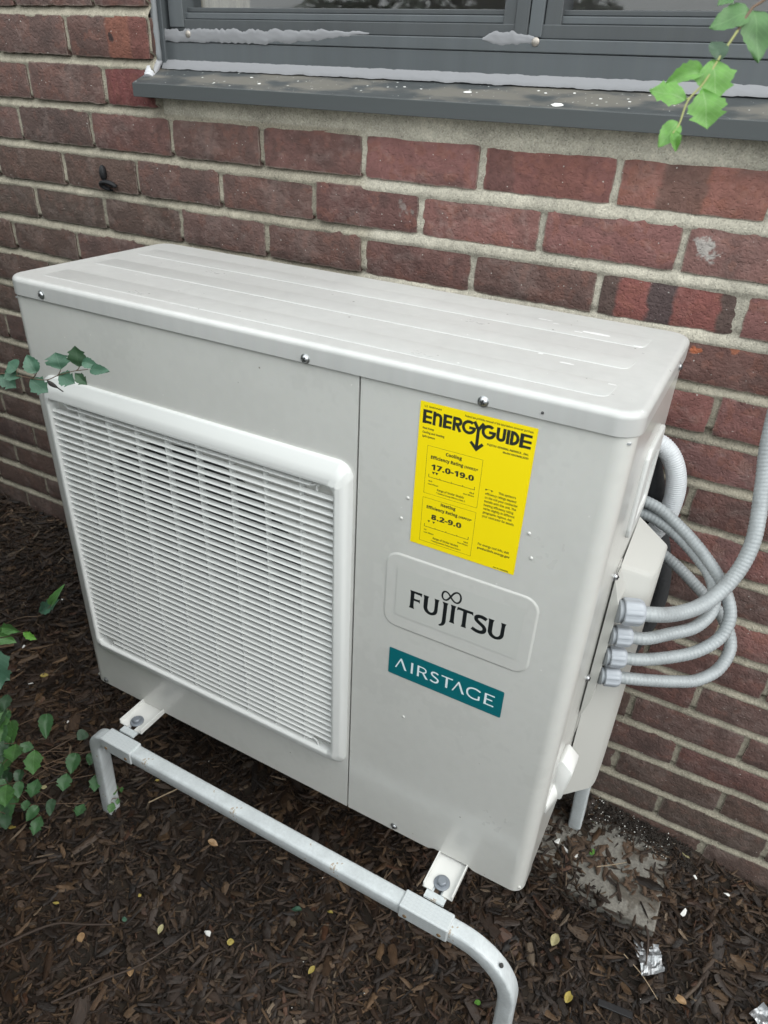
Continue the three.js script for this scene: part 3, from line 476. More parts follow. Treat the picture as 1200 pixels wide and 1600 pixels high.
// feet: channels across the underside, open slot at the front end
{
  const foot = (x0, x1, xs) => { const s = new THREE.Shape(); const zf = 0.060; // plan x, z
    s.moveTo(x0, -0.36); s.lineTo(x1, -0.36); s.lineTo(x1, zf); s.lineTo(xs + 0.0085, zf); s.lineTo(xs + 0.0085, zf - 0.014); s.absarc(xs, zf - 0.016, 0.0085, 0.2, PI - 0.2, true); s.lineTo(xs - 0.0085, zf); s.lineTo(x0, zf); s.lineTo(x0, -0.36);
    const h = new THREE.Path(); 
    const g = new THREE.ExtrudeGeometry(s, { depth: 0.0022, bevelEnabled: false }); g.rotateX(PI / 2); g.translate(0, -0.001, 0);
    return join([g, span(x0, x0 + 0.0022, -0.0012, 0.0075, -0.36, zf, 0.0004), span(x1 - 0.0022, x1, -0.0012, 0.0075, -0.36, zf, 0.0004)]); };
  const fm = phys({ color: rgb(0.66, 0.655, 0.63), roughness: 0.45, clearcoat: 0.2, clearcoatRoughness: 0.3 });
  part(unit, 'foot', foot(0.1275, 0.181, 0.1545), fm); part(unit, 'foot', foot(0.762, 0.8115, 0.786), fm);
}
// pipe cover on the right end, conduit plate, handle, grip
{
  const top = [], P = [[0.9018, -0.181], [0.9365, -0.216], [0.9420, -0.222], [0.9458, -0.230], [0.9478, -0.240], [0.9485, -0.254], [0.9487, -0.285], [0.9485, -0.312], [0.8995, -0.312]];
  const inset = (k) => P.map(([x, z]) => [0.9018 + (x - 0.9018) * (1 - k), -0.255 + (z + 0.255) * (1 - k)]), yT = (x, z) => 0.515 - 0.72 * (x - 0.9) - 0.10 * (z + 0.25);
  const pl = []; for (const [k, d] of [[0, 0.0065], [0.025, 0.003], [0.07, 0.0006], [0.12, 0]]) for (const [x, z] of inset(k)) pl.push(V(x, yT(x, z) - d, z));
  for (const [x, z] of inset(0.04)) pl.push(V(x, 0.0265, z)); for (const [x, z] of P) pl.push(V(x, 0.030, z));
  part(unit, 'pipe_cover', toCreasedNormals(new ConvexGeometry(pl), 0.42), coverPaint);
  // conduit plate: shallow folded box standing on the end panel
  const s = new THREE.Shape([[0.9020, 0.2480], [0.9030, 0.2490], [0.9125, 0.2850], [0.9142, 0.3000], [0.9150, 0.4680], [0.9120, 0.4760], [0.9030, 0.5055], [0.9020, 0.5055]].map((q) => new THREE.Vector2(...q)));
  const g = new THREE.ExtrudeGeometry(s, { depth: 0.044, bevelEnabled: true, bevelThickness: 0.001, bevelSize: 0.001, bevelOffset: -0.001, bevelSegments: 2 }); g.translate(0, 0, -0.194);
  const pl2 = part(unit, 'conduit_plate', g, coverPaint);
  // flange of the plate lying on the end panel
  part(pl2, 'flange', span(0.8998, 0.9012, 0.20, 0.515, -0.19, -0.165), coverPaint);
  screw(unit, 0.9018, 0.508, -0.152, PI / 2.4); screw(unit, 0.9015, 0.3365, -0.139, PI / 2.2);
  // moulded hand hold set in the end panel
  const hs = roundRect(0.155, 0.262, 0.565, 0.688, 0.016); const hh = roundRect(0.172, 0.247, 0.582, 0.664, 0.010); hs.holes.push(hh);
  const hg = new THREE.ExtrudeGeometry(hs, { depth: 0.0025, bevelEnabled: true, bevelThickness: 0.0025, bevelSize: 0.003, bevelSegments: 3 }); hg.rotateY(PI / 2); hg.translate(UW, 0, 0);
  const hnd = part(unit, 'hand_hold', toCreasedNormals(hg, 0.6), whitePlastic);
  part(hnd, 'hold_back', span(UW, UW + 0.002, 0.575, 0.672, -0.252, -0.166), whitePlastic);
  // white grip near the bottom corner
  const hull = (pts, rad) => { const l = []; for (const [x, y, z] of pts) for (let i = 0; i <= 4; i++) for (let j = 0; j < 8; j++) { const t = (i / 4) * PI, f = (j / 8) * 2 * PI; l.push(V(x + rad * Math.sin(t) * Math.cos(f), y + rad * Math.cos(t), z + rad * Math.sin(t) * Math.sin(f))); } return toCreasedNormals(new ConvexGeometry(l), 0.75); };
  const face = [[0.9005, 0.198], [0.9005, 0.244], [0.9045, 0.2475], [0.9185, 0.2350], [0.9185, 0.2270], [0.9125, 0.1770], [0.9035, 0.1740]];
  const gp = [...face.map(([x, y]) => [x, y, -0.055]), ...face.map(([x, y]) => [x, y, -0.088])];
  const heel = [[0.9010, 0.2000, -0.052], [0.9010, 0.1650, -0.030], [0.9010, 0.1850, -0.026], [0.9010, 0.1650, -0.085], [0.9100, 0.1745, -0.058], [0.9100, 0.1745, -0.085], [0.9060, 0.1900, -0.050]];
  part(unit, 'grip', join([hull(gp, 0.0028), hull(heel, 0.0016)]), phys({ color: rgb(0.72, 0.72, 0.70), roughness: 0.35, clearcoat: 0.2 }));
}
// stickers
function sticker(x0, y1, w, h, z, tex, o, name, label, r = 0) {
  const g = new THREE.ShapeGeometry(r ? roundRect(0, w, 0, h, r) : roundRect(0, w, 0, h, 0.0008), 6), p = g.attributes.position, uv = g.attributes.uv;
  for (let i = 0; i < p.count; i++) uv.setXY(i, p.getX(i) / w, p.getY(i) / h);
  g.translate(x0, y1 - h, z); return part(unit, name, g, phys({ map: tex, ...o }), label);
}
const energyTex = canvasTex(1100, 1516, (c, W, H) => {
  c.fillStyle = 'rgb(252,226,0)'; c.fillRect(0, 0, W, H);
  const ink = 'rgb(38,42,36)'; c.fillStyle = c.strokeStyle = ink;
  const T = (s, x, y, w, size, bold, right) => { c.font = `${bold ? 'bold ' : ''}${size}px sans-serif`; const m = c.measureText(s).width, k = w ? (w * W) / m : 1; c.save(); c.translate((right ? x - (w ?? m / W) : x) * W, y * W); c.scale(k, 1); c.fillText(s, 0, 0); c.lineWidth = size * (bold ? 0.045 : 0.055); c.strokeText(s, 0, 0); c.restore(); };
  c.lineJoin = 'round'; T('U.S. Government', 0.037, 0.047, 0.155, 25); T('Federal law prohibits removal of this label before consumer purchase.', 0.395, 0.047, 0.575, 26);
  // heavy letters
  c.lineWidth = 0.026 * W; c.lineJoin = 'miter'; c.lineCap = 'butt'; c.miterLimit = 4;
  const y0 = 0.068 * W, y1 = 0.190 * W, LW = c.lineWidth, h = LW / 2;
  const P = (l) => { c.beginPath(); l.forEach(([x, y], i) => (i ? c.lineTo(x, y) : c.moveTo(x, y))); c.stroke(); };
  const E = (x, w) => { x *= W; w *= W; c.fillRect(x, y0, LW * 1.15, y1 - y0); for (const y of [y0, (y0 + y1) / 2 - h * 0.8, y1 - LW]) c.fillRect(x, y, w, LW * 0.88); };
  E(0.030, 0.082); E(0.868, 0.096);
  { const x0 = 0.121 * W, x1 = 0.205 * W; c.beginPath(); c.moveTo(x0 + h, y1); c.lineTo(x0 + h, y0 + 0.05 * W); c.arc((x0 + x1) / 2, y0 + 0.05 * W, (x1 - x0) / 2 - h, PI, 0); c.lineTo(x1 - h, y1); c.stroke(); c.fillRect(x0, y0, LW, y1 - y0); }
  E(0.213, 0.076);
  { const x0 = 0.298 * W; c.fillRect(x0, y0, LW, y1 - y0); c.beginPath(); c.moveTo(x0 + h, y0 + h); c.lineTo(x0 + 0.045 * W, y0 + h); c.arc(x0 + 0.045 * W, y0 + 0.037 * W, 0.037 * W - h, -PI / 2, PI / 2); c.lineTo(x0 + h, y0 + 0.074 * W - h); c.stroke(); P([[x0 + 0.036 * W, y0 + 0.062 * W], [x0 + 0.07 * W, y1]]); }
  const G = (cx) => { c.beginPath(); c.arc(cx, (y0 + y1) / 2, 0.061 * W - h, -PI * 0.28, -PI * 2 + 0.05, true); c.stroke(); c.fillRect(cx + 0.002 * W, (y0 + y1) / 2 - h * 0.8, 0.059 * W, LW * 0.9); };
  G(0.440 * W); G(0.610 * W);
  c.lineWidth = 0.027 * W; P([[0.482 * W, y0], [0.522 * W, y0 + 0.062 * W], [0.563 * W, y0]]); P([[0.522 * W, y0 + 0.055 * W], [0.522 * W, 0.300 * W]]); P([[0.468 * W, 0.247 * W], [0.522 * W, 0.303 * W], [0.573 * W, 0.247 * W]]); c.lineWidth = LW;
  { const x0 = 0.674 * W, x1 = 0.752 * W; c.beginPath(); c.moveTo(x0 + h, y0); c.lineTo(x0 + h, y1 - 0.045 * W); c.arc((x0 + x1) / 2, y1 - 0.045 * W, (x1 - x0) / 2 - h, PI, 0, true); c.lineTo(x1 - h, y0); c.stroke(); }
  c.fillRect(0.758 * W, y0, LW * 1.05, y1 - y0);
  { const x0 = 0.790 * W; c.beginPath(); c.moveTo(x0 + h, y1); c.lineTo(x0 + h, y0 + h); c.lineTo(x0 + 0.015 * W, y0 + h); c.arc(x0 + 0.014 * W, (y0 + y1) / 2, 0.061 * W - h, -PI / 2, PI / 2); c.lineTo(x0, y1 - h); c.stroke(); }
  T('Heat Pump', 0.035, 0.240, 0.105, 26, 1); T('Cooling and Heating', 0.037, 0.277, 0.200, 26, 1); T('Split System', 0.037, 0.315, 0.118, 26, 1);
  T('FUJITSU GENERAL AMERICA , INC.', 0.960, 0.243, 0.352, 25, 1, 1); T('Model AOU36RLXFZ1', 0.961, 0.276, 0.215, 25, 1, 1);
  c.lineWidth = 2.6; c.strokeRect(0.095 * W, 0.381 * W, 0.498 * W, 0.454 * W); c.strokeRect(0.092 * W, 0.880 * W, 0.500 * W, 0.448 * W);
  T('Cooling', 0.264, 0.434, 0.147, 44, 1); T('Efficiency Rating', 0.131, 0.494, 0.298, 44, 1); T('(SEER2)*', 0.440, 0.494, 0.122, 30, 1); T('17.0-19.0', 0.142, 0.592, 0.394, 76, 1);
  T('Heating', 0.263, 0.923, 0.142, 44, 1); T('Efficiency Rating', 0.132, 0.981, 0.298, 44, 1); T('(HSPF2)*', 0.440, 0.981, 0.122, 30, 1); T('8.2-9.0', 0.186, 1.079, 0.290, 76, 1);
  const tri = (x, y, s) => { c.beginPath(); c.moveTo((x - s) * W, y * W); c.lineTo((x + s) * W, y * W); c.lineTo(x * W, (y + s * 1.6) * W); c.fill(); };
  tri(0.170, 0.613, 0.015); tri(0.200, 0.613, 0.015); tri(0.168, 1.099, 0.013); tri(0.215, 1.099, 0.013); tri(0.652, 0.632, 0.010); tri(0.703, 0.632, 0.010); c.fillRect(0.652 * W, 0.631 * W, 0.051 * W, 3);
  for (const y of [0.671, 1.169]) { c.fillRect(0.128 * W, y * W - 2, 0.423 * W, 5); for (const [k, t] of [[0, 0.028], [0.25, 0.012], [0.5, 0.012], [0.75, 0.012], [1, 0.028]]) c.fillRect((0.128 + 0.423 * k) * W - 2, (y - t) * W, 5, t * W); }
  T('14.3', 0.127, 0.716, 0.037, 22, 1); T('Least Efficient', 0.127, 0.743, 0.098, 20); T('42.0', 0.553, 0.716, 0.042, 22, 1, 1); T('Most Efficient', 0.556, 0.741, 0.100, 20, 0, 1);
  T('Range of Similar Models', 0.217, 0.784, 0.250, 30); T('* Seasonal Energy Efficiency Ratio 2', 0.212, 0.812, 0.270, 21);
  T('7.5', 0.127, 1.212, 0.025, 22, 1); T('Least Efficient', 0.127, 1.237, 0.098, 20); T('14.6', 0.553, 1.212, 0.042, 22, 1, 1); T('Most Efficient', 0.556, 1.237, 0.100, 20, 0, 1);
  T('Range of Similar Models', 0.219, 1.279, 0.250, 30); T('* Heating Seasonal Performance Factor 2', 0.205, 1.307, 0.290, 21);
  T("This system's", 0.763, 0.648, 0.150, 31); ['efficiency ratings depend', 'on the coil your contractor', 'installs with this unit. The', 'heating efficiency rating', 'varies slightly in different', 'geographic regions. Ask', 'your contractor for details.'].forEach((s, i) => T(s, 0.649, 0.684 + i * 0.0361, [0.272, 0.288, 0.280, 0.262, 0.277, 0.258, 0.288][i], 31));
  T('For energy cost info, visit', 0.643, 1.186, 0.286, 32); T('productinfo.energy.gov', 0.643, 1.226, 0.296, 32, 1); T('(Part No. 9380642050)', 0.809, 1.369, 0.139, 20, 1);
});
sticker(0.6692, 0.7542, 0.1351, 0.1862, 0.0006, energyTex, { roughness: 0.5, clearcoat: 0.2, clearcoatRoughness: 0.3 }, 'energy_label', 'bright yellow printed energy label');
const fujiTex = canvasTex(1200, 534, (c, W, H) => {
  c.fillStyle = 'rgb(198,198,193)'; c.fillRect(0, 0, W, H); c.fillStyle = c.strokeStyle = 'rgb(24,28,30)';
  const y0 = 0.165 * W, y1 = 0.331 * W, s = 0.037 * W, t = 0.019 * W; // thick and thin strokes
  const poly = (l) => { c.beginPath(); l.forEach(([x, y], i) => (i ? c.lineTo(x * W, y * W) : c.moveTo(x * W, y * W))); c.closePath(); c.fill(); };
  const stem = (x, a = 0.165, b = 0.331, w = 0.031, f = 0.0075) => { c.beginPath(); const q = (px, py) => [px * W, py * W]; c.moveTo(...q(x - f, a)); c.lineTo(...q(x + w + f, a)); c.quadraticCurveTo(...q(x + w, a + 0.012), ...q(x + w, a + 0.035)); c.lineTo(...q(x + w, b - 0.035)); c.quadraticCurveTo(...q(x + w, b - 0.012), ...q(x + w + f, b)); c.lineTo(...q(x - f, b)); c.quadraticCurveTo(...q(x, b - 0.012), ...q(x, b - 0.035)); c.lineTo(...q(x, a + 0.035)); c.quadraticCurveTo(...q(x, a + 0.012), ...q(x - f, a)); c.fill(); };
  stem(0.124); poly([[0.124, 0.165], [0.219, 0.163], [0.214, 0.197], [0.203, 0.186], [0.15, 0.184]]); poly([[0.14, 0.233], [0.196, 0.233], [0.204, 0.224], [0.204, 0.264], [0.194, 0.253], [0.14, 0.253]]);
  const U = (x, w) => { const q = (px, py) => [px * W, py * W]; c.beginPath(); c.moveTo(...q(x - 0.007, 0.165)); c.lineTo(...q(x + 0.040, 0.165)); c.quadraticCurveTo(...q(x + 0.033, 0.18), ...q(x + 0.033, 0.20)); c.lineTo(...q(x + 0.033, 0.265)); c.bezierCurveTo(...q(x + 0.035, 0.318), ...q(x + w - 0.026, 0.318), ...q(x + w - 0.028, 0.262)); c.lineTo(...q(x + w - 0.028, 0.20)); c.quadraticCurveTo(...q(x + w - 0.028, 0.178), ...q(x + w - 0.035, 0.165)); c.lineTo(...q(x + w + 0.007, 0.165)); c.quadraticCurveTo(...q(x + w, 0.178), ...q(x + w, 0.20)); c.lineTo(...q(x + w, 0.268)); c.bezierCurveTo(...q(x + w - 0.002, 0.352), ...q(x + 0.002, 0.352), ...q(x, 0.268)); c.lineTo(...q(x, 0.20)); c.quadraticCurveTo(...q(x, 0.178), ...q(x - 0.007, 0.165)); c.fill(); };
  U(0.236, 0.118); U(0.756, 0.124);
  { const q = (px, py) => [px * W, py * W]; c.beginPath(); c.moveTo(...q(0.384, 0.165)); c.lineTo(...q(0.434, 0.165)); c.quadraticCurveTo(...q(0.427, 0.178), ...q(0.427, 0.20)); c.lineTo(...q(0.427, 0.335)); c.bezierCurveTo(...q(0.426, 0.372), ...q(0.405, 0.396), ...q(0.376, 0.399)); c.lineTo(...q(0.372, 0.386)); c.bezierCurveTo(...q(0.389, 0.380), ...q(0.396, 0.365), ...q(0.396, 0.335)); c.lineTo(...q(0.396, 0.20)); c.quadraticCurveTo(...q(0.395, 0.178), ...q(0.384, 0.165)); c.fill(); }
  stem(0.459);
  stem(0.554); poly([[0.508, 0.163], [0.630, 0.163], [0.634, 0.197], [0.622, 0.186], [0.518, 0.186], [0.504, 0.197]]);
  { const q = (px, py) => [px * W, py * W]; c.lineWidth = 0.031 * W; c.lineCap = 'butt'; c.beginPath(); c.moveTo(...q(0.738, 0.189)); c.bezierCurveTo(...q(0.700, 0.170), ...q(0.655, 0.176), ...q(0.657, 0.206)); c.bezierCurveTo(...q(0.660, 0.240), ...q(0.736, 0.244), ...q(0.732, 0.287)); c.bezierCurveTo(...q(0.728, 0.328), ...q(0.672, 0.326), ...q(0.634, 0.304)); c.stroke(); }
  c.lineWidth = 0.0145 * W; c.beginPath(); // infinity mark
  for (let i = 0; i <= 80; i++) { const a = (i / 80) * PI * 2, big = Math.cos(a) > 0 ? 1.12 : 0.92, k = 1 / (1 + Math.sin(a) ** 2); const x = 0.444 + 0.072 * Math.cos(a) * k * big, y = 0.098 - 0.118 * Math.sin(a) * Math.cos(a) * k * big - (big > 1 ? 0.012 * Math.cos(a) : 0.008 * Math.cos(a)); i ? c.lineTo(x * W, y * W) : c.moveTo(x * W, y * W); }
  c.stroke();
});
sticker(0.6555, 0.5235, 0.1705, 0.0758, 0.0018, fujiTex, { roughness: 0.4, clearcoat: 0.5, clearcoatRoughness: 0.15 }, 'brand_label', 'clear name plate film with dark lettering');
const airTex = canvasTex(1024, 284, (c, W, H) => {
  c.fillStyle = 'rgb(0,104,112)'; c.fillRect(0, 0, W, H); c.fillStyle = c.strokeStyle = 'rgb(232,240,242)'; c.lineJoin = 'miter'; c.miterLimit = 8;
  const p = (x, y) => [x * W, y * W];
  const lam = (x) => { c.beginPath(); c.moveTo(...p(x, 0.193)); c.lineTo(...p(x + 0.048, 0.078)); c.lineTo(...p(x + 0.059, 0.078)); c.lineTo(...p(x + 0.108, 0.193)); c.lineTo(...p(x + 0.087, 0.193)); c.lineTo(...p(x + 0.050, 0.103)); c.lineTo(...p(x + 0.012, 0.193)); c.fill(); };
  lam(0.060); lam(0.575);
  c.fillRect(0.205 * W, 0.078 * W, 0.019 * W, 0.117 * W);
  c.fillRect(0.262 * W, 0.078 * W, 0.018 * W, 0.117 * W); c.lineWidth = 0.013 * W; c.beginPath(); c.moveTo(...p(0.27, 0.085)); c.lineTo(...p(0.305, 0.085)); c.bezierCurveTo(...p(0.352, 0.087), ...p(0.352, 0.138), ...p(0.305, 0.139)); c.lineTo(...p(0.28, 0.139)); c.stroke(); c.beginPath(); c.moveTo(...p(0.303, 0.138)); c.lineTo(...p(0.322, 0.136)); c.lineTo(...p(0.364, 0.195)); c.lineTo(...p(0.341, 0.195)); c.fill();
  c.lineWidth = 0.016 * W; c.beginPath(); c.moveTo(...p(0.449, 0.094)); c.bezierCurveTo(...p(0.42, 0.075), ...p(0.384, 0.088), ...p(0.392, 0.112)); c.bezierCurveTo(...p(0.400, 0.134), ...p(0.456, 0.136), ...p(0.450, 0.164)); c.bezierCurveTo(...p(0.444, 0.196), ...p(0.404, 0.192), ...p(0.383, 0.176)); c.stroke();
  c.fillRect(0.476 * W, 0.078 * W, 0.100 * W, 0.013 * W); c.fillRect(0.516 * W, 0.078 * W, 0.019 * W, 0.117 * W);
  c.lineWidth = 0.016 * W; c.beginPath(); c.moveTo(...p(0.812, 0.099)); c.bezierCurveTo(...p(0.775, 0.072), ...p(0.703, 0.080), ...p(0.704, 0.137)); c.bezierCurveTo(...p(0.705, 0.194), ...p(0.770, 0.198), ...p(0.806, 0.183)); c.lineTo(...p(0.806, 0.146)); c.stroke();
  c.fillRect(0.849 * W, 0.080 * W, 0.019 * W, 0.117 * W); for (const y of [0.080, 0.130, 0.184]) c.fillRect(0.849 * W, y * W, (y === 0.13 ? 0.068 : 0.083) * W, 0.013 * W);
});
sticker(0.6510, 0.3868, 0.1681, 0.0467, 0.0006, airTex, { roughness: 0.42, clearcoat: 0.4, clearcoatRoughness: 0.2 }, 'series_label', 'teal strip with white lettering', 0.002);

// ------------------------------------------------------------------ mounting stand
const galvMap = (() => { const a = tileFbm(81, 7, 5), b = tileFbm(82, 70, 2); return repeat(pixTex(512, 512, (x, y) => { const m = a(x / 512, y / 512), g = b(x / 512, y / 512), k = 0.85 + 0.3 * (m - 0.5) + 0.16 * (g - 0.5); return m > 0.735 && g > 0.55 ? [0.36, 0.31, 0.25] : [0.60 * k, 0.635 * k, 0.645 * k]; }), 5); })();
const galv = std({ map: galvMap, roughness: 0.38, metalness: 0.0 });
const rust = std({ color: rgb(0.20, 0.13, 0.07), roughness: 0.7, metalness: 0.4 });
{
  const st = thing('mounting_stand', 'pale grey square-tube stand holding up the outdoor unit', 'stand');
  // square tube with rounded edges swept along a path in an upright plane
  const tube = (path, w, zc, r = 0.004) => { // path [[x, y]]
    const cv = new THREE.CatmullRomCurve3(path.map(([x, y]) => V(x, y, zc)), false, 'centripetal'), L = cv.getLength(), n = Math.round(L / 0.006), sec = ringLoop(-w / 2, w / 2, -w / 2, w / 2, r, 3), loops = [];
    for (let i = 0; i <= n; i++) { const c = cv.getPointAt(i / n), t = cv.getTangentAt(i / n); loops.push(sec.map(([a, b]) => [c.x - t.y * a, c.y + t.x * a, c.z + b])); }
    const g = loft(loops, true, true); let g2 = toCreasedNormals(g, 0.6); const p = g2.attributes.position, uv = g2.attributes.uv; for (let i = 0; i < p.count; i++) uv.setXY(i, p.getX(i), p.getY(i) + p.getZ(i)); return g2; };
  const arc = (cx, cy, r, a0, a1, n = 8) => { const l = []; for (let i = 0; i <= n; i++) { const a = a0 + ((a1 - a0) * i) / n; l.push([cx + r * Math.cos(a), cy + r * Math.sin(a)]); } return l; };
  const W = 0.0262, Y = -0.0252;
  for (const [zc, mat] of [[0.0865, galv], [-0.372, galv]]) {
    part(st, 'rail', tube([[0.13, Y], [0.2, Y], [0.45, Y], [0.70, Y], [0.80, Y]], W, zc), mat);
    part(st, 'leg', tube([[0.79, Y], [0.815, Y], [0.826, Y], ...arc(0.834, Y - 0.092, 0.092, PI / 2, 0.02, 10), [0.9275, -0.16], [0.931, -0.25], [0.934, -0.40]], W, zc), mat);
    part(st, 'leg', tube([[0.14, Y], [0.126, Y], ...arc(0.122, Y - 0.033, 0.033, PI / 2, PI, 7), [0.0875, -0.10], [0.083, -0.2], [0.077, -0.36]], W, zc), mat);
    for (const [x0, x1, xs] of [[0.117, 0.1915, 0.1545], [0.7415, 0.8235, 0.786]]) {
      const sl = part(st, 'sleeve', box(x1 - x0, 0.0302, 0.0302, (x0 + x1) / 2, Y + 0.0012, zc, 0.003), mat);
      const side = zc > 0 ? 1 : -1;
      const rv = new THREE.SphereGeometry(0.0036, 12, 8); rv.scale(1, 1, 0.5);
      for (const x of [x0 + 0.012, x1 - 0.013]) part(sl, 'rivet', rv, rust).position.set(x, Y - 0.004, zc + side * 0.0150);
      // slotted tab under the unit's foot
      const s = new THREE.Shape(); s.moveTo(xs - 0.0165, 0.0); s.lineTo(xs + 0.0165, 0); s.lineTo(xs + 0.0165, 0.062); s.lineTo(xs - 0.0165, 0.062); s.lineTo(xs - 0.0165, 0); const h = new THREE.Path(); h.moveTo(xs - 0.006, 0.012); h.lineTo(xs + 0.006, 0.012); h.lineTo(xs + 0.006, 0.05); h.lineTo(xs - 0.006, 0.05); h.lineTo(xs - 0.006, 0.012); s.holes.push(h);
      const g = new THREE.ExtrudeGeometry(s, { depth: 0.0045, bevelEnabled: false }); g.rotateX(-PI / 2); if (side < 0) g.scale(1, 1, -1); if (side < 0) { const a = g.attributes.position.array; for (let i = 0; i < a.length; i += 9) for (let k = 0; k < 3; k++) { const t = a[i + k]; a[i + k] = a[i + 3 + k]; a[i + 3 + k] = t; } g.computeVertexNormals(); }
      g.translate(0, -0.0085, zc - side * 0.015); part(sl, 'tab', g, mat);
      if (zc > 0) {
        const bx = xs + (xs < 0.5 ? -0.001 : 0.0005), bz = 0.0425;
        const wsh = new THREE.LatheGeometry([[0.0045, 0], [0.0122, 0], [0.0128, 0.0006], [0.0126, 0.0018], [0.0115, 0.0023], [0.0045, 0.0023]].map((q) => new THREE.Vector2(...q)), 24);
        const b = part(st, 'bolt', join([wsh, new THREE.CylinderGeometry(0.0078, 0.0082, 0.0055, 6).translate(0, 0.0049, 0), new THREE.CylinderGeometry(0.0062, 0.0074, 0.0012, 6).translate(0, 0.0082, 0), new THREE.CylinderGeometry(0.0042, 0.0042, 0.03, 10).translate(0, -0.013, 0)]), std({ color: rgb(0.24, 0.26, 0.29), metalness: 0.5, roughness: 0.5 }));
        b.position.set(bx, -0.0008, bz); b.rotation.set(0.05, 0.3, 0.03);
      }
    }
  }
  const hole = new THREE.CylinderGeometry(0.0034, 0.0034, 0.002, 14); hole.rotateZ(-PI / 2 + 0.9); part(st, 'drilled_hole', hole, slotM).position.set(0.8935 + 0.0135, Y - 0.0118 , 0.0905);
}

// ------------------------------------------------------------------ conduits, hose, lagged pipe
const pvcMap = (() => { const a = tileFbm(91, 6, 4), b = tileFbm(92, 60, 3); return repeat(pixTex(512, 512, (x, y) => { const m = a(x / 512, y / 512), g = b(x / 512, y / 512), k = 0.84 + 0.3 * (m - 0.5) + 0.24 * (g - 0.5), d = g > 0.75 ? 0.72 : 1; return [0.36 * k * d, 0.385 * k * d, 0.395 * k * d]; }), 8, 8); })();
const pvc = phys({ map: pvcMap, roughness: 0.44, clearcoat: 0.1, clearcoatRoughness: 0.3 });
const fitMat = phys({ color: rgb(0.37, 0.395, 0.43), roughness: 0.45, clearcoat: 0.1 });
const ringMat = std({ color: rgb(0.27, 0.29, 0.31), roughness: 0.5 });
function connector(parent, at, dir, s) {
  const m = new THREE.Group(); m.name = numbered('connector'); parent.add(m); m.position.set(...at);
  m.quaternion.setFromUnitVectors(V(0, 1, 0), V(...dir).normalize());
  const prof = [[0, -0.004], [0.0148, -0.004], [0.0150, -0.0005], [0.0132, 0.0], [0.0132, 0.0035]].map(([r, y]) => new THREE.Vector2(r * s, y * s));
  part(m, 'lock_ring', new THREE.LatheGeometry(prof, 28), ringMat);
  const n = 40, pr = [[0.0140, 0.0032], [0.0160, 0.0036], [0.0165, 0.0050], [0.0165, 0.0200], [0.0160, 0.0240], [0.0145, 0.0275], [0.0120, 0.0292], [0.0098, 0.0296]];
  const g = new THREE.LatheGeometry(pr.map(([r, y]) => new THREE.Vector2(r * s, (0.0032 + (y - 0.0032) * 0.98) * s)), n * 2), p = g.attributes.position;
  for (let i = 0; i < p.count; i++) { const x = p.getX(i), y = p.getY(i), z = p.getZ(i), a = Math.atan2(z, x), w = smooth(0.0042 * s, 0.0052 * s, y) * smooth(0.0262 * s, 0.0240 * s, y), f = 1 + 0.085 * w * (smooth(-0.15, 0.15, Math.sin(a * 8)) - 0.6); p.setXYZ(i, x * f, y, z * f); }
  g.computeVertexNormals(); part(m, 'gland_nut', g, fitMat);
}
const flexR = (r, pitch, amp) => (s, a) => r + amp * (Math.abs(Math.sin(PI * (s / pitch - a / (2 * PI)))) ** 0.6 - 0.7);
const conduit = (label, r, s, base, pts) => {
  const t = thing('electrical_conduit', label, 'conduit', [0, 0, 0], null); const d = V(0.925, 0, -0.38).normalize();
  connector(t, base, d.toArray(), s); part(t, 'flexible_tube', sweep([[base[0] + d.x * 0.02, base[1] + d.y * 0.02, base[2] + d.z * 0.02], [base[0] + d.x * 0.042, base[1] - 0.001, base[2] + d.z * 0.042], ...pts.filter((q) => V(...q).distanceTo(V(...base)) > 0.055)], flexR(r, 0.0058, 0.0008), 0.0012, 22), pvc); return t;
};
conduit('topmost and thickest grey flexible conduit, curving up out of the photo at the right edge', 0.0106, 1.12, [0.9170, 0.4550, -0.156], [[0.950, 0.450, -0.175], [0.988, 0.441, -0.213], [1.017, 0.445, -0.250], [1.043, 0.475, -0.290], [1.053, 0.519, -0.320], [1.043, 0.591, -0.360], [1.032, 0.649, -0.380], [1.028, 0.74, -0.400], [1.045, 0.84, -0.414], [1.09, 0.91, -0.420], [1.17, 0.945, -0.422], [1.4, 0.95, -0.422], [2.4, 0.95, -0.424]]);
conduit('second grey flexible conduit from the top, looping back tightly behind the unit', 0.0089, 0.90, [0.9170, 0.4120, -0.156], [[0.951, 0.410, -0.175], [0.985, 0.408, -0.205], [1.017, 0.411, -0.240], [1.031, 0.427, -0.275], [1.018, 0.451, -0.310], [0.981, 0.474, -0.335], [0.936, 0.494, -0.350], [0.902, 0.501, -0.356], [0.82, 0.49, -0.357], [0.70, 0.42, -0.357]]);
conduit('third grey flexible conduit from the top, making the widest loop in front of the others', 0.0089, 0.90, [0.9170, 0.3735, -0.156], [[0.953, 0.371, -0.175], [0.999, 0.368, -0.210], [1.029, 0.374, -0.235], [1.052, 0.392, -0.260], [1.056, 0.418, -0.280], [1.037, 0.449, -0.300], [1.000, 0.477, -0.325], [0.954, 0.502, -0.346], [0.909, 0.520, -0.356], [0.82, 0.52, -0.358], [0.70, 0.46, -0.358]]);
conduit('lowest of the four grey flexible conduits, sagging before it loops up behind them', 0.0089, 0.90, [0.9170, 0.3365, -0.156], [[0.954, 0.334, -0.175], [1.009, 0.325, -0.210], [1.042, 0.322, -0.237], [1.066, 0.334, -0.266], [1.072, 0.357, -0.295], [1.054, 0.377, -0.327], [1.032, 0.386, -0.347], [1.001, 0.398, -0.367], [0.960, 0.416, -0.383], [0.927, 0.424, -0.392], [0.83, 0.42, -0.40], [0.70, 0.38, -0.40]]);
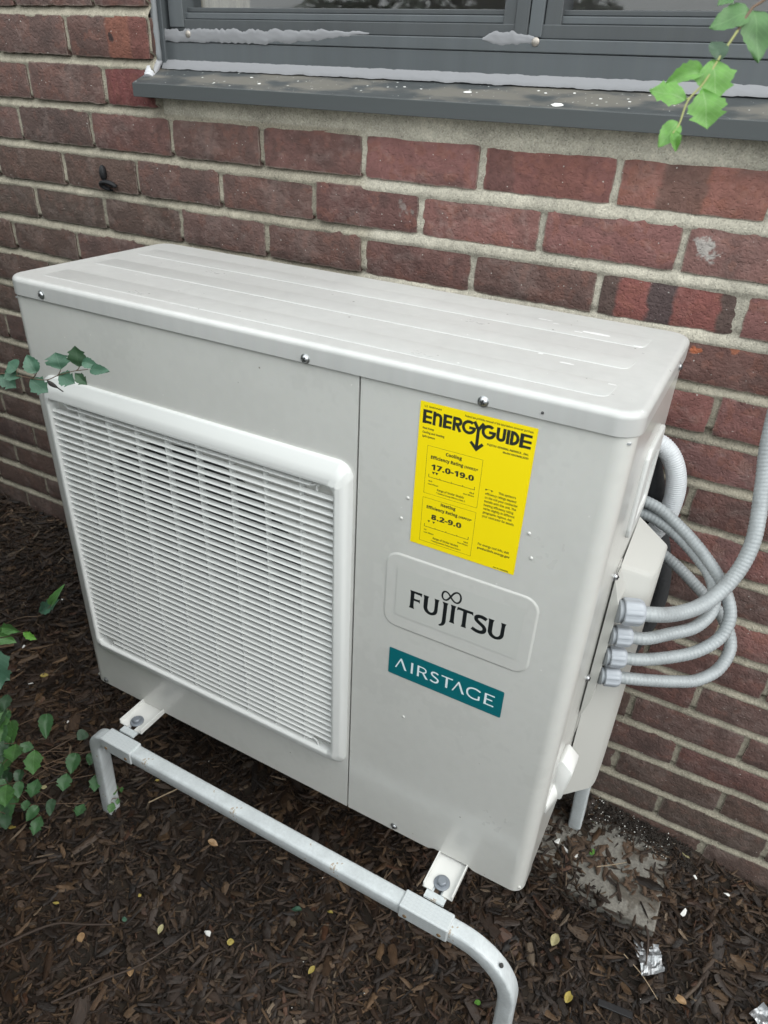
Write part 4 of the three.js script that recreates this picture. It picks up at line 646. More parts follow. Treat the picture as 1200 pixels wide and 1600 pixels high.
{ const r = flexR(0.0148, 0.0034, 0.0014), g = sweep([[0.80, 0.58, -0.388], [0.86, 0.606, -0.389], [0.888, 0.6065, -0.39], [0.907, 0.597, -0.39], [0.9225, 0.576, -0.39], [0.9325, 0.544, -0.39], [0.934, 0.505, -0.39], [0.925, 0.466, -0.39], [0.90, 0.435, -0.39], [0.80, 0.40, -0.392]], (s, a) => r(s, 0) + 0.0006 * n3(s * 40, a, 3), 0.0009, 20);
  solo('corrugated_hose', g, std({ color: rgb(0.62, 0.64, 0.66), roughness: 0.5 }), 'white corrugated hose bowed out between the unit and the brick wall', 'hose'); }
{ const t = thing('lagged_pipe', 'black foam-lagged pipe in the gap behind the end of the unit', 'pipe'); const m = std({ color: rgb(0.028, 0.029, 0.031), roughness: 0.85, bumpMap: paintBump, bumpScale: 0.002 });
  part(t, 'lagging', sweep([[0.80, 0.65, -0.418], [0.872, 0.59, -0.42], [0.890, 0.545, -0.421], [0.904, 0.505, -0.421], [0.920, 0.45, -0.421], [0.938, 0.40, -0.421], [0.950, 0.345, -0.421], [0.950, 0.28, -0.421], [0.93, 0.18, -0.421]], (s, a) => 0.0175 + 0.0012 * n3(s * 30, a, 5), 0.008, 16), m);
  part(t, 'lagging', sweep([[0.80, 0.56, -0.418], [0.85, 0.53, -0.42], [0.868, 0.48, -0.421], [0.888, 0.40, -0.421], [0.90, 0.3, -0.421], [0.90, 0.15, -0.421]], 0.016, 0.01, 14), m); }

// ------------------------------------------------------------------ paver, mulch and litter
{ const a = tileFbm(121, 8, 5), b = tileFbm(122, 110, 2); const map = pixTex(512, 512, (x, y) => { const m = a(x / 512, y / 512), g = b(x / 512, y / 512), k = 0.8 + 0.5 * (m - 0.5) + 0.5 * (g - 0.5), w = 0.75 * smooth(0.47, 0.62, m); const c = [0.25 * k, 0.235 * k, 0.205 * k], d = [0.06, 0.048, 0.036]; return c.map((v, i) => v + (d[i] * (0.6 + g) - v) * w); });
  const g = new RoundedBoxGeometry(0.30, 0.07, 0.20, 3, 0.004), p = g.attributes.position, uv = g.attributes.uv; const nn = g.attributes.normal; for (let i = 0; i < p.count; i++) { const ny = Math.abs(nn.getY(i)), nx = Math.abs(nn.getX(i)); uv.setXY(i, (nx > 0.7 ? p.getZ(i) : p.getX(i)) / 0.32 + 0.5, (ny > 0.7 ? p.getZ(i) : p.getY(i)) / 0.32 + 0.5); const q = 0.0016; p.setXYZ(i, p.getX(i) + q * n3(p.getX(i) * 90, p.getY(i) * 90, p.getZ(i) * 90), p.getY(i) + 0.0008 * n3(p.getX(i) * 70, 3, p.getZ(i) * 70), p.getZ(i) + q * n3(p.getZ(i) * 90, p.getX(i) * 90, 4)); }
  const m = solo('paver', g, std({ map, bumpMap: map, bumpScale: 0.002, roughness: 0.92 }), 'grey concrete paver half buried in mulch under the rear stand leg', 'paver'); m.position.set(0.9705, -0.2985, -0.330); m.rotation.set(0.02, 0.012, -0.035); }

// bark chips: shards bent and split a little, laid at random over the soil
const chipGeo = (seed) => { const r = rng(seed), nx = 6, pos = [], idx = [], uv = []; // unit length, width 0.3
  const bend = (r() - 0.5) * 0.12, tw = (r() - 0.5) * 0.7, k0 = 0.4 + 0.5 * r(), k1 = 0.15 + 0.6 * r();
  for (let i = 0; i <= nx; i++) { const t = i / nx, e = t < 0.5 ? k0 + (1 - k0) * smooth(0, 0.3, t) : k1 + (1 - k1) * smooth(1, 0.6, t), w = 0.15 * e * (0.85 + 0.3 * r()), h = 0.055 * (0.6 + 0.6 * e * r()), c = bend * (4 * t * (1 - t)), a = tw * (t - 0.5), off = 0.03 * (r() - 0.5), jag = 0.07 * (r() - 0.5);
    for (const [u, v] of [[-1, -0.4], [-0.35, 0.75 + 0.3 * r()], [0.5, 0.7 + 0.4 * r()], [1, -0.3], [0.1, -1]]) { const y = v * h, z = u * w + off; pos.push(t - 0.5 + (i === 0 || i === nx ? jag * u : 0), c + y * Math.cos(a) - z * Math.sin(a), z * Math.cos(a) + y * Math.sin(a)); uv.push(t, u * 0.5 + 0.5); }
    if (i < nx) for (let q = 0; q < 5; q++) { const A = i * 5 + q, B = i * 5 + ((q + 1) % 5); idx.push(A, B, A + 5, B, B + 5, A + 5); } }
  idx.push(0, 4, 1, 1, 4, 2, 2, 4, 3); const o = nx * 5; idx.push(o, o + 1, o + 4, o + 1, o + 2, o + 4, o + 2, o + 3, o + 4);
  const g = new THREE.BufferGeometry(); g.setAttribute('position', new THREE.Float32BufferAttribute(pos, 3)); g.setAttribute('uv', new THREE.Float32BufferAttribute(uv, 2)); g.setIndex(idx); return toCreasedNormals(g, 0.7); };
const barkMap = (() => { const a = tileFbm(131, 4, 3), b = tileNoise(133, 48); return pixTex(256, 64, (x, y) => { const k = 0.55 + 0.5 * a(x / 256, y / 64) + 0.5 * (b(x / 256 * 0.2, y / 64) - 0.5) + 0.25 * (b(x / 256, y / 64) - 0.5); return [k, k, k].map((v) => v * 0.8); }); })();
{
  const mulch = new THREE.Group(); mulch.name = numbered('wood_mulch'); scene.add(mulch);
  mulch.userData = { kind: 'stuff', label: 'dark brown shredded bark mulch covering the bed', category: 'mulch' };
  const mat = std({ map: barkMap, bumpMap: barkMap, bumpScale: 0.001, roughness: 0.6 }), r = rng(9090), N = 7, lists = Array.from({ length: N }, () => []);
  const inPaver = (x, z) => x > 0.965 + 0.03 * n3(z * 30, 1, 4) && x < 1.117 && z > -0.418 && z < -0.232;
  const put = (x, z, lift, scale) => {
    const big = r(), len = (big > 0.99 ? 0.046 + 0.022 * r() : big > 0.68 ? 0.022 + 0.02 * r() : 0.008 + 0.016 * r()) * scale, thin = r(), wid = len * (thin < 0.42 ? 0.4 : thin < 0.85 ? 0.8 : 1.45), onTop = x > 0.82 && x < 1.12 && z > -0.43 && z < -0.226, y = Math.max(groundY(x, z), onTop ? -0.262 - 0.035 * (x - 0.97) : -9) + lift + 0.006 * n3(x * 14, z * 14, 6);
    const M = new THREE.Matrix4().compose(V(x, y, z), new THREE.Quaternion().setFromEuler(new THREE.Euler((r() - 0.5) * 0.8, r() * PI * 2, (r() - 0.5) * 0.7, 'YXZ')), V(len, len * (0.6 + 0.6 * r()), wid));
    const t = r(), v = 0.26 + 0.80 * r(), damp = 0.75 + 0.5 * smooth(-0.3, 0.5, n3(x * 2.2, z * 2.2, 11)); let c = t < 0.5 ? [0.052, 0.027, 0.014] : t < 0.8 ? [0.102, 0.056, 0.028] : t < 0.935 ? [0.19, 0.112, 0.058] : t < 0.97 ? [0.13, 0.058, 0.030] : [0.28, 0.20, 0.13];
    lists[Math.floor(r() * N)].push([M, c.map((q) => q * v * damp)]);
  };
  for (let i = 0; i < 76000; i++) { const x = -1.25 + 2.85 * r(), z = -0.44 + 1.15 * r(); if (inPaver(x, z) && r() < 0.93) { r(); continue; } put(x, z, -0.008 + 0.016 * r() * r() + (i > 64000 ? 0.006 : 0), 1); }
  for (let i = 0; i < 9000; i++) put(-3.5 + 8 * r(), -0.43 + 2.6 * r(), -0.004 + 0.012 * r(), 1.25);
  for (let i = 0; i < 420; i++) { const side = i % 3 === 0, x = side ? 1.122 + 0.035 * r() * r() : 0.83 + 0.30 * r(), z = side ? -0.43 + 0.21 * r() : -0.226 + 0.05 * r() * r() - (x < 1.03 ? 0.022 * r() : 0); put(x, z, 0.004 + 0.02 * r() * (side ? 0.6 : 1), 0.8); }
  lists.forEach((l, k) => { const m = shadows(new THREE.InstancedMesh(chipGeo(700 + k), mat, l.length)); m.name = numbered('bark_chips'); l.forEach(([M, c], i) => { m.setMatrixAt(i, M); m.setColorAt(i, rgb(...c)); }); m.userData.kind = 'stuff'; mulch.add(m); });
}
// chips lying on the paver keep to its top
{
  const r = rng(3131), mat = std({ map: barkMap, roughness: 0.8 });
  const m = shadows(new THREE.InstancedMesh(chipGeo(721), mat, 150)); m.name = numbered('paver_litter'); m.userData = { kind: 'stuff', label: 'bark chips and crumbs scattered on the grey paver', category: 'mulch' };
  for (let i = 0; i < 150; i++) { const band = i < 70, x = 0.93 + 0.18 * r(), z = band ? -0.315 + 0.05 * (r() - 0.5) + (x - 1.0) * 0.1 : -0.425 + 0.17 * r() * r() * r(), L = 0.010 + 0.022 * r(), y = -0.2635 - 0.035 * (x - 0.97) + 0.003 + (band ? 0.004 * r() : 0);
    m.setMatrixAt(i, new THREE.Matrix4().compose(V(x, y, z), new THREE.Quaternion().setFromEuler(new THREE.Euler((r() - 0.5) * 0.5, r() * 6.28, (r() - 0.5) * 0.4, 'YXZ')), V(L, L, L * 1.1))); const k = 0.5 + r(); m.setColorAt(i, rgb(0.11 * k, 0.068 * k, 0.042 * k)); }
  scene.add(m);
}
// leaves
function leafGeo(seed, o = {}) { // length 1 along +x from the stalk, width 1 (scaled later) along z, face up
  const r = rng(seed), nu = 12, nv = 6, pos = [], uv = [], idx = [], fold = o.fold ?? 0.22, curl = o.curl ?? 0.18, teeth = o.teeth ?? 0.1, ph = r() * 6;
  for (let i = 0; i <= nu; i++) { const t = i / nu; let w = 0.5 * Math.pow(Math.sin(PI * Math.pow(t, o.pow ?? 0.72)), o.lobed ? 0.85 : 0.72); if (o.lobed && t > 0.35) w *= 1 + 0.16 * Math.sin(t * 21 + ph); if (i === nu) w = 0.02; w *= 1 + teeth * (i % 2 ? 1 : -1) * smooth(0.2, 0.45, t);
    for (let j = 0; j <= nv; j++) { const s = (j / nv) * 2 - 1, z = s * w; pos.push(t + 0.03 * (1 - s * s) * smooth(0.6, 1, t), fold * Math.abs(z) - curl * t * t + 0.03 * Math.sin(t * 9 + s * 2 + ph) * (1 - Math.abs(s) * 0.3), z); uv.push(t, 0.5 + z * 0.95); } }
  for (let i = 0; i < nu; i++) for (let j = 0; j < nv; j++) { const a = i * (nv + 1) + j; idx.push(a, a + 1, a + nv + 1, a + 1, a + nv + 2, a + nv + 1); }
  const g = new THREE.BufferGeometry(); g.setAttribute('position', new THREE.Float32BufferAttribute(pos, 3)); g.setAttribute('uv', new THREE.Float32BufferAttribute(uv, 2)); g.setIndex(idx); g.computeVertexNormals(); return g;
}
const leafTex = (base, vein, seed) => { const a = tileFbm(seed, 6, 4); return pixTex(256, 256, (x, y) => { const u = x / 256, v = (y / 256 - 0.5) * 2, m = a(u, y / 256); let k = 0.78 + 0.45 * m; const side = Math.abs(v) < 0.02 + 0.02 * (1 - u) ? 0.7 : smooth(0.10, 0.02, Math.abs(((u * 6.5 - Math.abs(v) * 3.4) % 1 + 1) % 1 - 0.5)) * 0.4; return base.map((q, i) => q * k + (vein[i] - q * k) * side); }); };
const leafMat = (base, vein, seed, tr = 0.3) => phys({ map: leafTex(base, vein, seed), roughness: 0.55, transmission: tr, thickness: 0, side: THREE.DoubleSide });
const greenA = leafMat([0.055, 0.135, 0.085], [0.10, 0.20, 0.13], 141, 0.25), greenB = leafMat([0.070, 0.185, 0.045], [0.13, 0.27, 0.09], 142, 0.35), greenLow = leafMat([0.050, 0.135, 0.048], [0.09, 0.19, 0.08], 148, 0.3), greenBright = leafMat([0.135, 0.36, 0.045], [0.23, 0.44, 0.13], 143, 0.45), greenDark = leafMat([0.036, 0.085, 0.04], [0.07, 0.13, 0.07], 144, 0.25), yellow = leafMat([0.44, 0.34, 0.075], [0.48, 0.40, 0.16], 145, 0.25), paleYellow = leafMat([0.46, 0.41, 0.21], [0.5, 0.46, 0.3], 146, 0.25), tan = leafMat([0.36, 0.22, 0.11], [0.42, 0.3, 0.17], 147, 0.1);
const twigMat = std({ color: rgb(0.13, 0.085, 0.055), roughness: 0.8 }), greenTwig = std({ color: rgb(0.26, 0.27, 0.10), roughness: 0.7 });
const LG = [leafGeo(1, { lobed: true, pow: 1.2, teeth: 0.13 }), leafGeo(2, { lobed: true, pow: 1.0, fold: 0.1, curl: 0.12 }), leafGeo(3, { fold: 0.42, curl: 0.4, teeth: 0.08, pow: 0.85 }), leafGeo(4, { fold: 0.12, teeth: 0.05 }), leafGeo(5, { lobed: true, pow: 1.3, fold: 0.35, curl: -0.15, teeth: 0.12 })];
const OV = [leafGeo(11, { teeth: 0, pow: 0.9, fold: 0.1, curl: 0.06 }), leafGeo(12, { teeth: 0, pow: 0.95, fold: 0.25, curl: 0.25 }), leafGeo(13, { teeth: 0.02, pow: 0.85, fold: 0.05, curl: -0.1 })];
function placeLeaf(parent, geo, mat, b, t, w, up) { // from stalk point b to tip t, width w, facing up
  const B = V(...b), T = V(...t), X = T.clone().sub(B), L = X.length(); X.normalize(); const U = V(...up), Z = X.clone().cross(U).normalize(), Y = Z.clone().cross(X);
  const m = part(parent, 'leaf', geo, mat); m.matrixAutoUpdate = true; m.position.copy(B); m.quaternion.setFromRotationMatrix(new THREE.Matrix4().makeBasis(X, Y, Z)); m.scale.set(L, L, w); return m;
}
const stalk = (parent, b, t, r = 0.0006, mat = twigMat) => part(parent, 'leaf_stalk', sweep([b, [(b[0] + t[0]) / 2, (b[1] + t[1]) / 2 - 0.001, (b[2] + t[2]) / 2], t], r, 0.004, 6), mat);
{ // twig in front of the left end of the grille
  const t = thing('shrub_twig', 'thin twig with small toothed green leaves across the upper left corner of the grille', 'twig', [-0.2, 0.64, 0.14]); const o = (p) => [p[0] + 0.2, p[1] - 0.64, p[2] - 0.14];
  part(t, 'stem', sweep([[-0.45, 0.60, 0.22], [-0.2, 0.64, 0.14], [0.042, 0.684, 0.1], [0.084, 0.69, 0.1], [0.128, 0.695, 0.1], [0.178, 0.701, 0.1], [0.202, 0.712, 0.1], [0.232, 0.724, 0.1], [0.262, 0.733, 0.1]].map(o), (s, a, L) => 0.0013 - 0.0008 * (s / L), 0.004, 7), twigMat);
  const L = [[0.211, 0.722, 0.1, 0.209, 0.743, 0.1, 0.028], [0.247, 0.733, 0.1, 0.251, 0.760, 0.1, 0.021], [0.254, 0.741, 0.1, 0.272, 0.740, 0.1, 0.013], [0.266, 0.734, 0.1, 0.296, 0.740, 0.1, 0.013], [0.236, 0.723, 0.1, 0.261, 0.712, 0.1, 0.013], [0.205, 0.714, 0.1, 0.232, 0.711, 0.1, 0.02], [0.146, 0.695, 0.1, 0.174, 0.684, 0.1, 0.022], [0.162, 0.707, 0.1, 0.153, 0.729, 0.1, 0.02], [0.122, 0.703, 0.1, 0.106, 0.711, 0.1, 0.022], [0.128, 0.693, 0.1, 0.099, 0.693, 0.1, 0.018], [0.084, 0.688, 0.1, 0.108, 0.676, 0.1, 0.02]];
  const r = rng(55); L.forEach(([a, b, c, d, e, f, w], i) => { const q = placeLeaf(t, LG[i % 5], i === 1 || i === 4 ? greenDark : greenA, o([a, b, c]), o([d, e, f + 0.012 * (r() - 0.3)]), w * 1.05, [0.5 + 0.3 * (r() - 0.5), 0.55, 0.75]); });
  for (const [b, e] of [[[0.202, 0.712, 0.1], [0.211, 0.722, 0.1]], [[0.240, 0.727, 0.1], [0.247, 0.733, 0.1]], [[0.150, 0.697, 0.1], [0.162, 0.707, 0.1]], [[0.120, 0.694, 0.1], [0.122, 0.703, 0.1]]]) stalk(t, o(b), o(e));
  part(t, 'dried_leaf', sweep([[0.180, 0.7005, 0.1], [0.188, 0.699, 0.102], [0.196, 0.695, 0.1], [0.207, 0.6915, 0.1]].map(o), (s, a, LL) => 0.0008 + 0.0024 * Math.sin(PI * clamp(s / LL * 1.5)) * (0.5 + 0.5 * Math.abs(Math.cos(a))), 0.0015, 8), std({ color: rgb(0.03, 0.026, 0.024), roughness: 0.8 }));
}
{ // twig over the mulch at the left edge
  const t = thing('shrub_twig', 'low twig at the left edge with one large leaf, over the mulch', 'twig', [-0.1, 0.2, 0.2]); const o = (p) => [p[0] + 0.1, p[1] - 0.2, p[2] - 0.2];
  part(t, 'stem', sweep([[-0.4, -0.1, 0.32], [-0.2, 0.12, 0.24], [0.005, 0.251, 0.18], [0.049, 0.286, 0.18], [0.116, 0.333, 0.18], [0.163, 0.357, 0.18], [0.196, 0.391, 0.18]].map(o), (s, a, L) => 0.0012 - 0.0007 * (s / L), 0.005, 7), twigMat);
  part(t, 'stem', sweep([[-0.1, 0.19, 0.21], [-0.001, 0.234, 0.18], [0.058, 0.268, 0.18], [0.107, 0.299, 0.18]].map(o), 0.0009, 0.005, 7), twigMat);
  const L = [[0.163, 0.363, 0.18, 0.202, 0.398, 0.18, 0.018, greenA], [0.196, 0.391, 0.18, 0.217, 0.424, 0.18, 0.011, greenB], [0.102, 0.298, 0.18, 0.062, 0.289, 0.18, 0.016, greenB], [0.107, 0.299, 0.18, 0.133, 0.297, 0.18, 0.011, greenBright], [0.006, 0.236, 0.19, 0.046, 0.172, 0.21, 0.056, greenA], [-0.01, 0.178, 0.18, 0.023, 0.155, 0.18, 0.03, greenA], [-0.006, 0.246, 0.17, 0.040, 0.243, 0.17, 0.03, greenB]];
  L.forEach(([a, b, c, d, e, f, w, m], i) => placeLeaf(t, i === 4 ? LG[1] : LG[(i * 2) % 5], m, o([a, b, c]), o([d, e, f]), w, [0.5, 0.6, 0.6]));
}
{ // leafy shoots low over the mulch, bottom left
  const t = thing('ground_shoots', 'low leafy green shoots over the mulch at the lower left around the stand leg', 'plant', [-0.09, -0.235, 0.2]); const o = (p) => [p[0] + 0.09, p[1] + 0.235, p[2] - 0.2];
  const L = [[-0.161, -0.063, 0.101, 0.027], [-0.15, -0.087, 0.117, 0.025], [-0.083, -0.107, 0.078, 0.033], [-0.016, -0.129, 0.05, 0.03], [-0.07, -0.104, 0.162, 0.041], [-0.062, -0.101, 0.139, 0.03], [-0.034, -0.116, 0.15, 0.039], [0.012, -0.142, 0.1, 0.033], [0.037, -0.14, 0.077, 0.023], [0.032, -0.153, 0.042, 0.014], [0.021, -0.159, 0.132, 0.033], [0.068, -0.168, 0.099, 0.028], [-0.057, -0.148, 0.173, 0.023], [-0.036, -0.154, 0.192, 0.023], [-0.011, -0.154, 0.175, 0.032], [-0.036, -0.139, 0.217, 0.041], [-0.014, -0.178, 0.199, 0.02], [0.009, -0.181, 0.203, 0.025], [0.023, -0.187, 0.174, 0.022], [0.066, -0.206, 0.143, 0.025], [0.021, -0.203, 0.207, 0.027], [-0.022, -0.185, 0.239, 0.025], [0.093, -0.197, 0.079, 0.015], [0.106, -0.197, 0.072, 0.01], [0.109, -0.211, 0.089, 0.01], [0.102, -0.222, 0.101, 0.019]];
  { const q = rng(79); for (let i = 0; i < 26; i++) { const k = q(); L.splice(22, 0, [-0.17 + 0.13 * k + 0.02 * q(), -0.075 - 0.10 * k - 0.06 * q(), 0.105 + 0.13 * k + 0.02 * q(), 0.022 + 0.016 * q()]); } }
  const r = rng(77), roots = [[-0.20, -0.21, 0.17], [-0.12, -0.235, 0.24], [0.09, -0.235, 0.10]];
  L.forEach(([x, y, z, s], i) => {
    const a = -0.6 + 2.2 * (r() - 0.5) + (i < 2 ? 0.6 : 0), d = [Math.cos(a) * 0.5 * s, -0.28 * s * r(), (0.35 + 0.3 * r()) * s], b = [x - d[0] * 1.0, y - d[1], z - d[2]], e = [x + d[0], y + d[1], z + d[2]];
    placeLeaf(t, LG[i % 5], s > 0.036 ? greenB : i > L.length - 5 ? greenB : i % 3 ? greenLow : greenDark, o(b), o(e), s * 0.86, [0.35 + 0.4 * (r() - 0.5), 0.85, 0.3 + 0.4 * (r() - 0.5)]);
    const root = roots[i > L.length - 5 ? 2 : i % 2], mid = [b[0] * 0.55 + root[0] * 0.45, b[1] * 0.7 + root[1] * 0.3 + 0.01, b[2] * 0.55 + root[2] * 0.45];
    part(t, 'stem', sweep([root, mid, b].map(o), 0.0007, 0.01, 6), twigMat);
  });
}
{ // hanging branch tip, top right, close to the lens
  const t = thing('hanging_branch', 'drooping branch tip with bright green leaves in front of the window at top right', 'branch', [0.918, 1.137, -0.016]); const o = (p) => [p[0] - 0.918, p[1] - 1.137, p[2] + 0.016];
  const B = [[1.5, 1.9, 0.1], [1.2, 1.55, -0.06], [1.0, 1.28, -0.06], [0.93, 1.165, -0.03]], tip = [[0.918, 1.137, -0.016], [0.912, 1.114, 0.003], [0.906, 1.109, 0.009], [0.901, 1.094, 0.022], [0.895, 1.077, 0.036], [0.89, 1.061, 0.049], [0.884, 1.05, 0.06], [0.883, 1.035, 0.07], [0.881, 1.03, 0.075]];
  part(t, 'stem', sweep([...B, ...tip.slice(0, 4)].map(o), (s, a, L) => 0.004 - 0.0030 * Math.pow(s / L, 0.6), 0.01, 8), twigMat);
  part(t, 'stem', sweep(tip.slice(3).map(o), (s, a, L) => 0.0009 - 0.0003 * (s / L), 0.003, 7), greenTwig);
  const L = [[0.905, 1.106, 0.011, 0.884, 1.098, 0.028, 0.0163], [0.907, 1.107, 0.009, 0.921, 1.079, 0.021, 0.0195], [0.896, 1.075, 0.037, 0.888, 1.090, 0.031, 0.0115], [0.888, 1.068, 0.045, 0.868, 1.065, 0.058, 0.0127], [0.891, 1.076, 0.039, 0.902, 1.053, 0.049, 0.0226], [0.883, 1.051, 0.060, 0.859, 1.057, 0.068, 0.0154], [0.891, 1.058, 0.051, 0.902, 1.036, 0.060, 0.0226], [0.882, 1.037, 0.069, 0.875, 1.023, 0.082, 0.0118], [0.881, 1.031, 0.074, 0.887, 1.021, 0.078, 0.0068], [0.897, 1.123, 0.004, 0.884, 1.112, 0.018, 0.0136]];
  const G = [LG[3], LG[3], LG[2], LG[2], LG[1], LG[1], LG[0], LG[3], LG[2], LG[0]], M = [greenB, greenB, greenDark, greenBright, greenBright, greenBright, greenBright, greenBright, greenBright, greenB];
  L.forEach(([a, b, c, d, e, f, w], i) => placeLeaf(t, G[i], M[i], o([a, b, c]), o([d, e, f]), w * 1.15, [0.25, 0.6, 0.75]));
  stalk(t, o([0.886, 1.055, 0.055]), o([0.883, 1.051, 0.060]), 0.0006, greenTwig);
  const r = rng(88); for (let i = 0; i < 26; i++) { const k = r() * 0.9, p = V(...B[0]).lerp(V(...B[2]), k), q = [p.x + 0.05 * (r() - 0.5), p.y + 0.05 * (r() - 0.5), p.z + 0.05 * (r() - 0.5)], a = r() * 6.28; placeLeaf(t, LG[i % 5], greenB, o(q), o([q[0] + 0.03 * Math.cos(a), q[1] - 0.01, q[2] + 0.03 * Math.sin(a)]), 0.022, [0.1, 1, 0.1]); }
}
// shrubs outside the left edge that the twigs grow from; they shade that end of the bed and are mirrored in the paint
function shrub(label, pos, rx, rz, h, n, seed, mat, group) {
  const t = thing('garden_shrub', label, 'shrub', pos), r = rng(seed), tr = [];
  for (let i = 0; i < 9; i++) { const a = r() * 6.28, q = 0.3 + 0.6 * r(); tr.push(sweep([[0.05 * Math.cos(a), 0, 0.05 * Math.sin(a)], [0.4 * q * rx * Math.cos(a), 0.4 * h, 0.4 * q * rz * Math.sin(a)], [q * rx * Math.cos(a), (0.7 + 0.2 * r()) * h, q * rz * Math.sin(a)]], (s, w, L) => 0.009 - 0.006 * s / L, 0.04, 7)); }
  part(t, 'stem', join(tr), twigMat);
  const m = shadows(new THREE.InstancedMesh(LG[3], mat, n)); m.name = numbered('foliage'); m.userData.kind = 'stuff';
  for (let i = 0; i < n; i++) { const u = r() * 2 - 1, a = r() * 6.28, k = 0.45 + 0.55 * Math.cbrt(r()), c = Math.sqrt(1 - u * u), q = 1 + 0.25 * n3(u * 2, a, seed), x = rx * k * q * c * Math.cos(a), z = rz * k * q * c * Math.sin(a), y = 0.54 * h + 0.48 * h * k * q * u, s = 0.028 + 0.018 * r();
    m.setMatrixAt(i, new THREE.Matrix4().compose(V(x, y, z), new THREE.Quaternion().setFromEuler(new THREE.Euler((r() - 0.5) * 1.4, r() * 6.28, (r() - 0.5) * 1.2, 'YXZ')), V(s, s, s * 0.8))); m.setColorAt(i, rgb(0.6 + 0.5 * r(), 0.7 + 0.4 * r(), 0.6 + 0.3 * r())); }
  t.add(m);
}
shrub('green shrub just left of the outdoor unit, outside the picture', [-0.36, -0.24, 0.55], 0.42, 0.36, 1.5, 12000, 2024, greenDark);
shrub('small dark shrub against the wall beyond the left end of the unit, outside the picture', [-1.22, -0.15, 0.12], 0.34, 0.36, 1.5, 6720, 2030, greenDark);
shrub('slim green shrub close in front of the fan grille, outside the picture', [0.02, -0.29, 0.60], 0.36, 0.19, 1.3, 8960, 2029, greenDark);
shrub('broad green shrub in front and left of the outdoor unit, outside the picture', [-0.1, -0.33, 1.15], 0.70, 0.36, 1.8, 17600, 2025, greenDark);
shrub('low green shrub in front and right of the outdoor unit, outside the picture', [1.55, -0.45, 1.25], 0.65, 0.45, 1.35, 12800, 2028, greenDark);
shrub('dark green shrub far left beside the brick wall, outside the picture', [-2.1, -0.1, 0.5], 0.85, 0.95, 3.2, 16000, 2026, greenDark);
shrub('long low dark green hedge facing the brick wall, behind the photographer', [0.6, -0.45, 2.4], 3.6, 0.6, 1.5, 25600, 2027, greenDark);
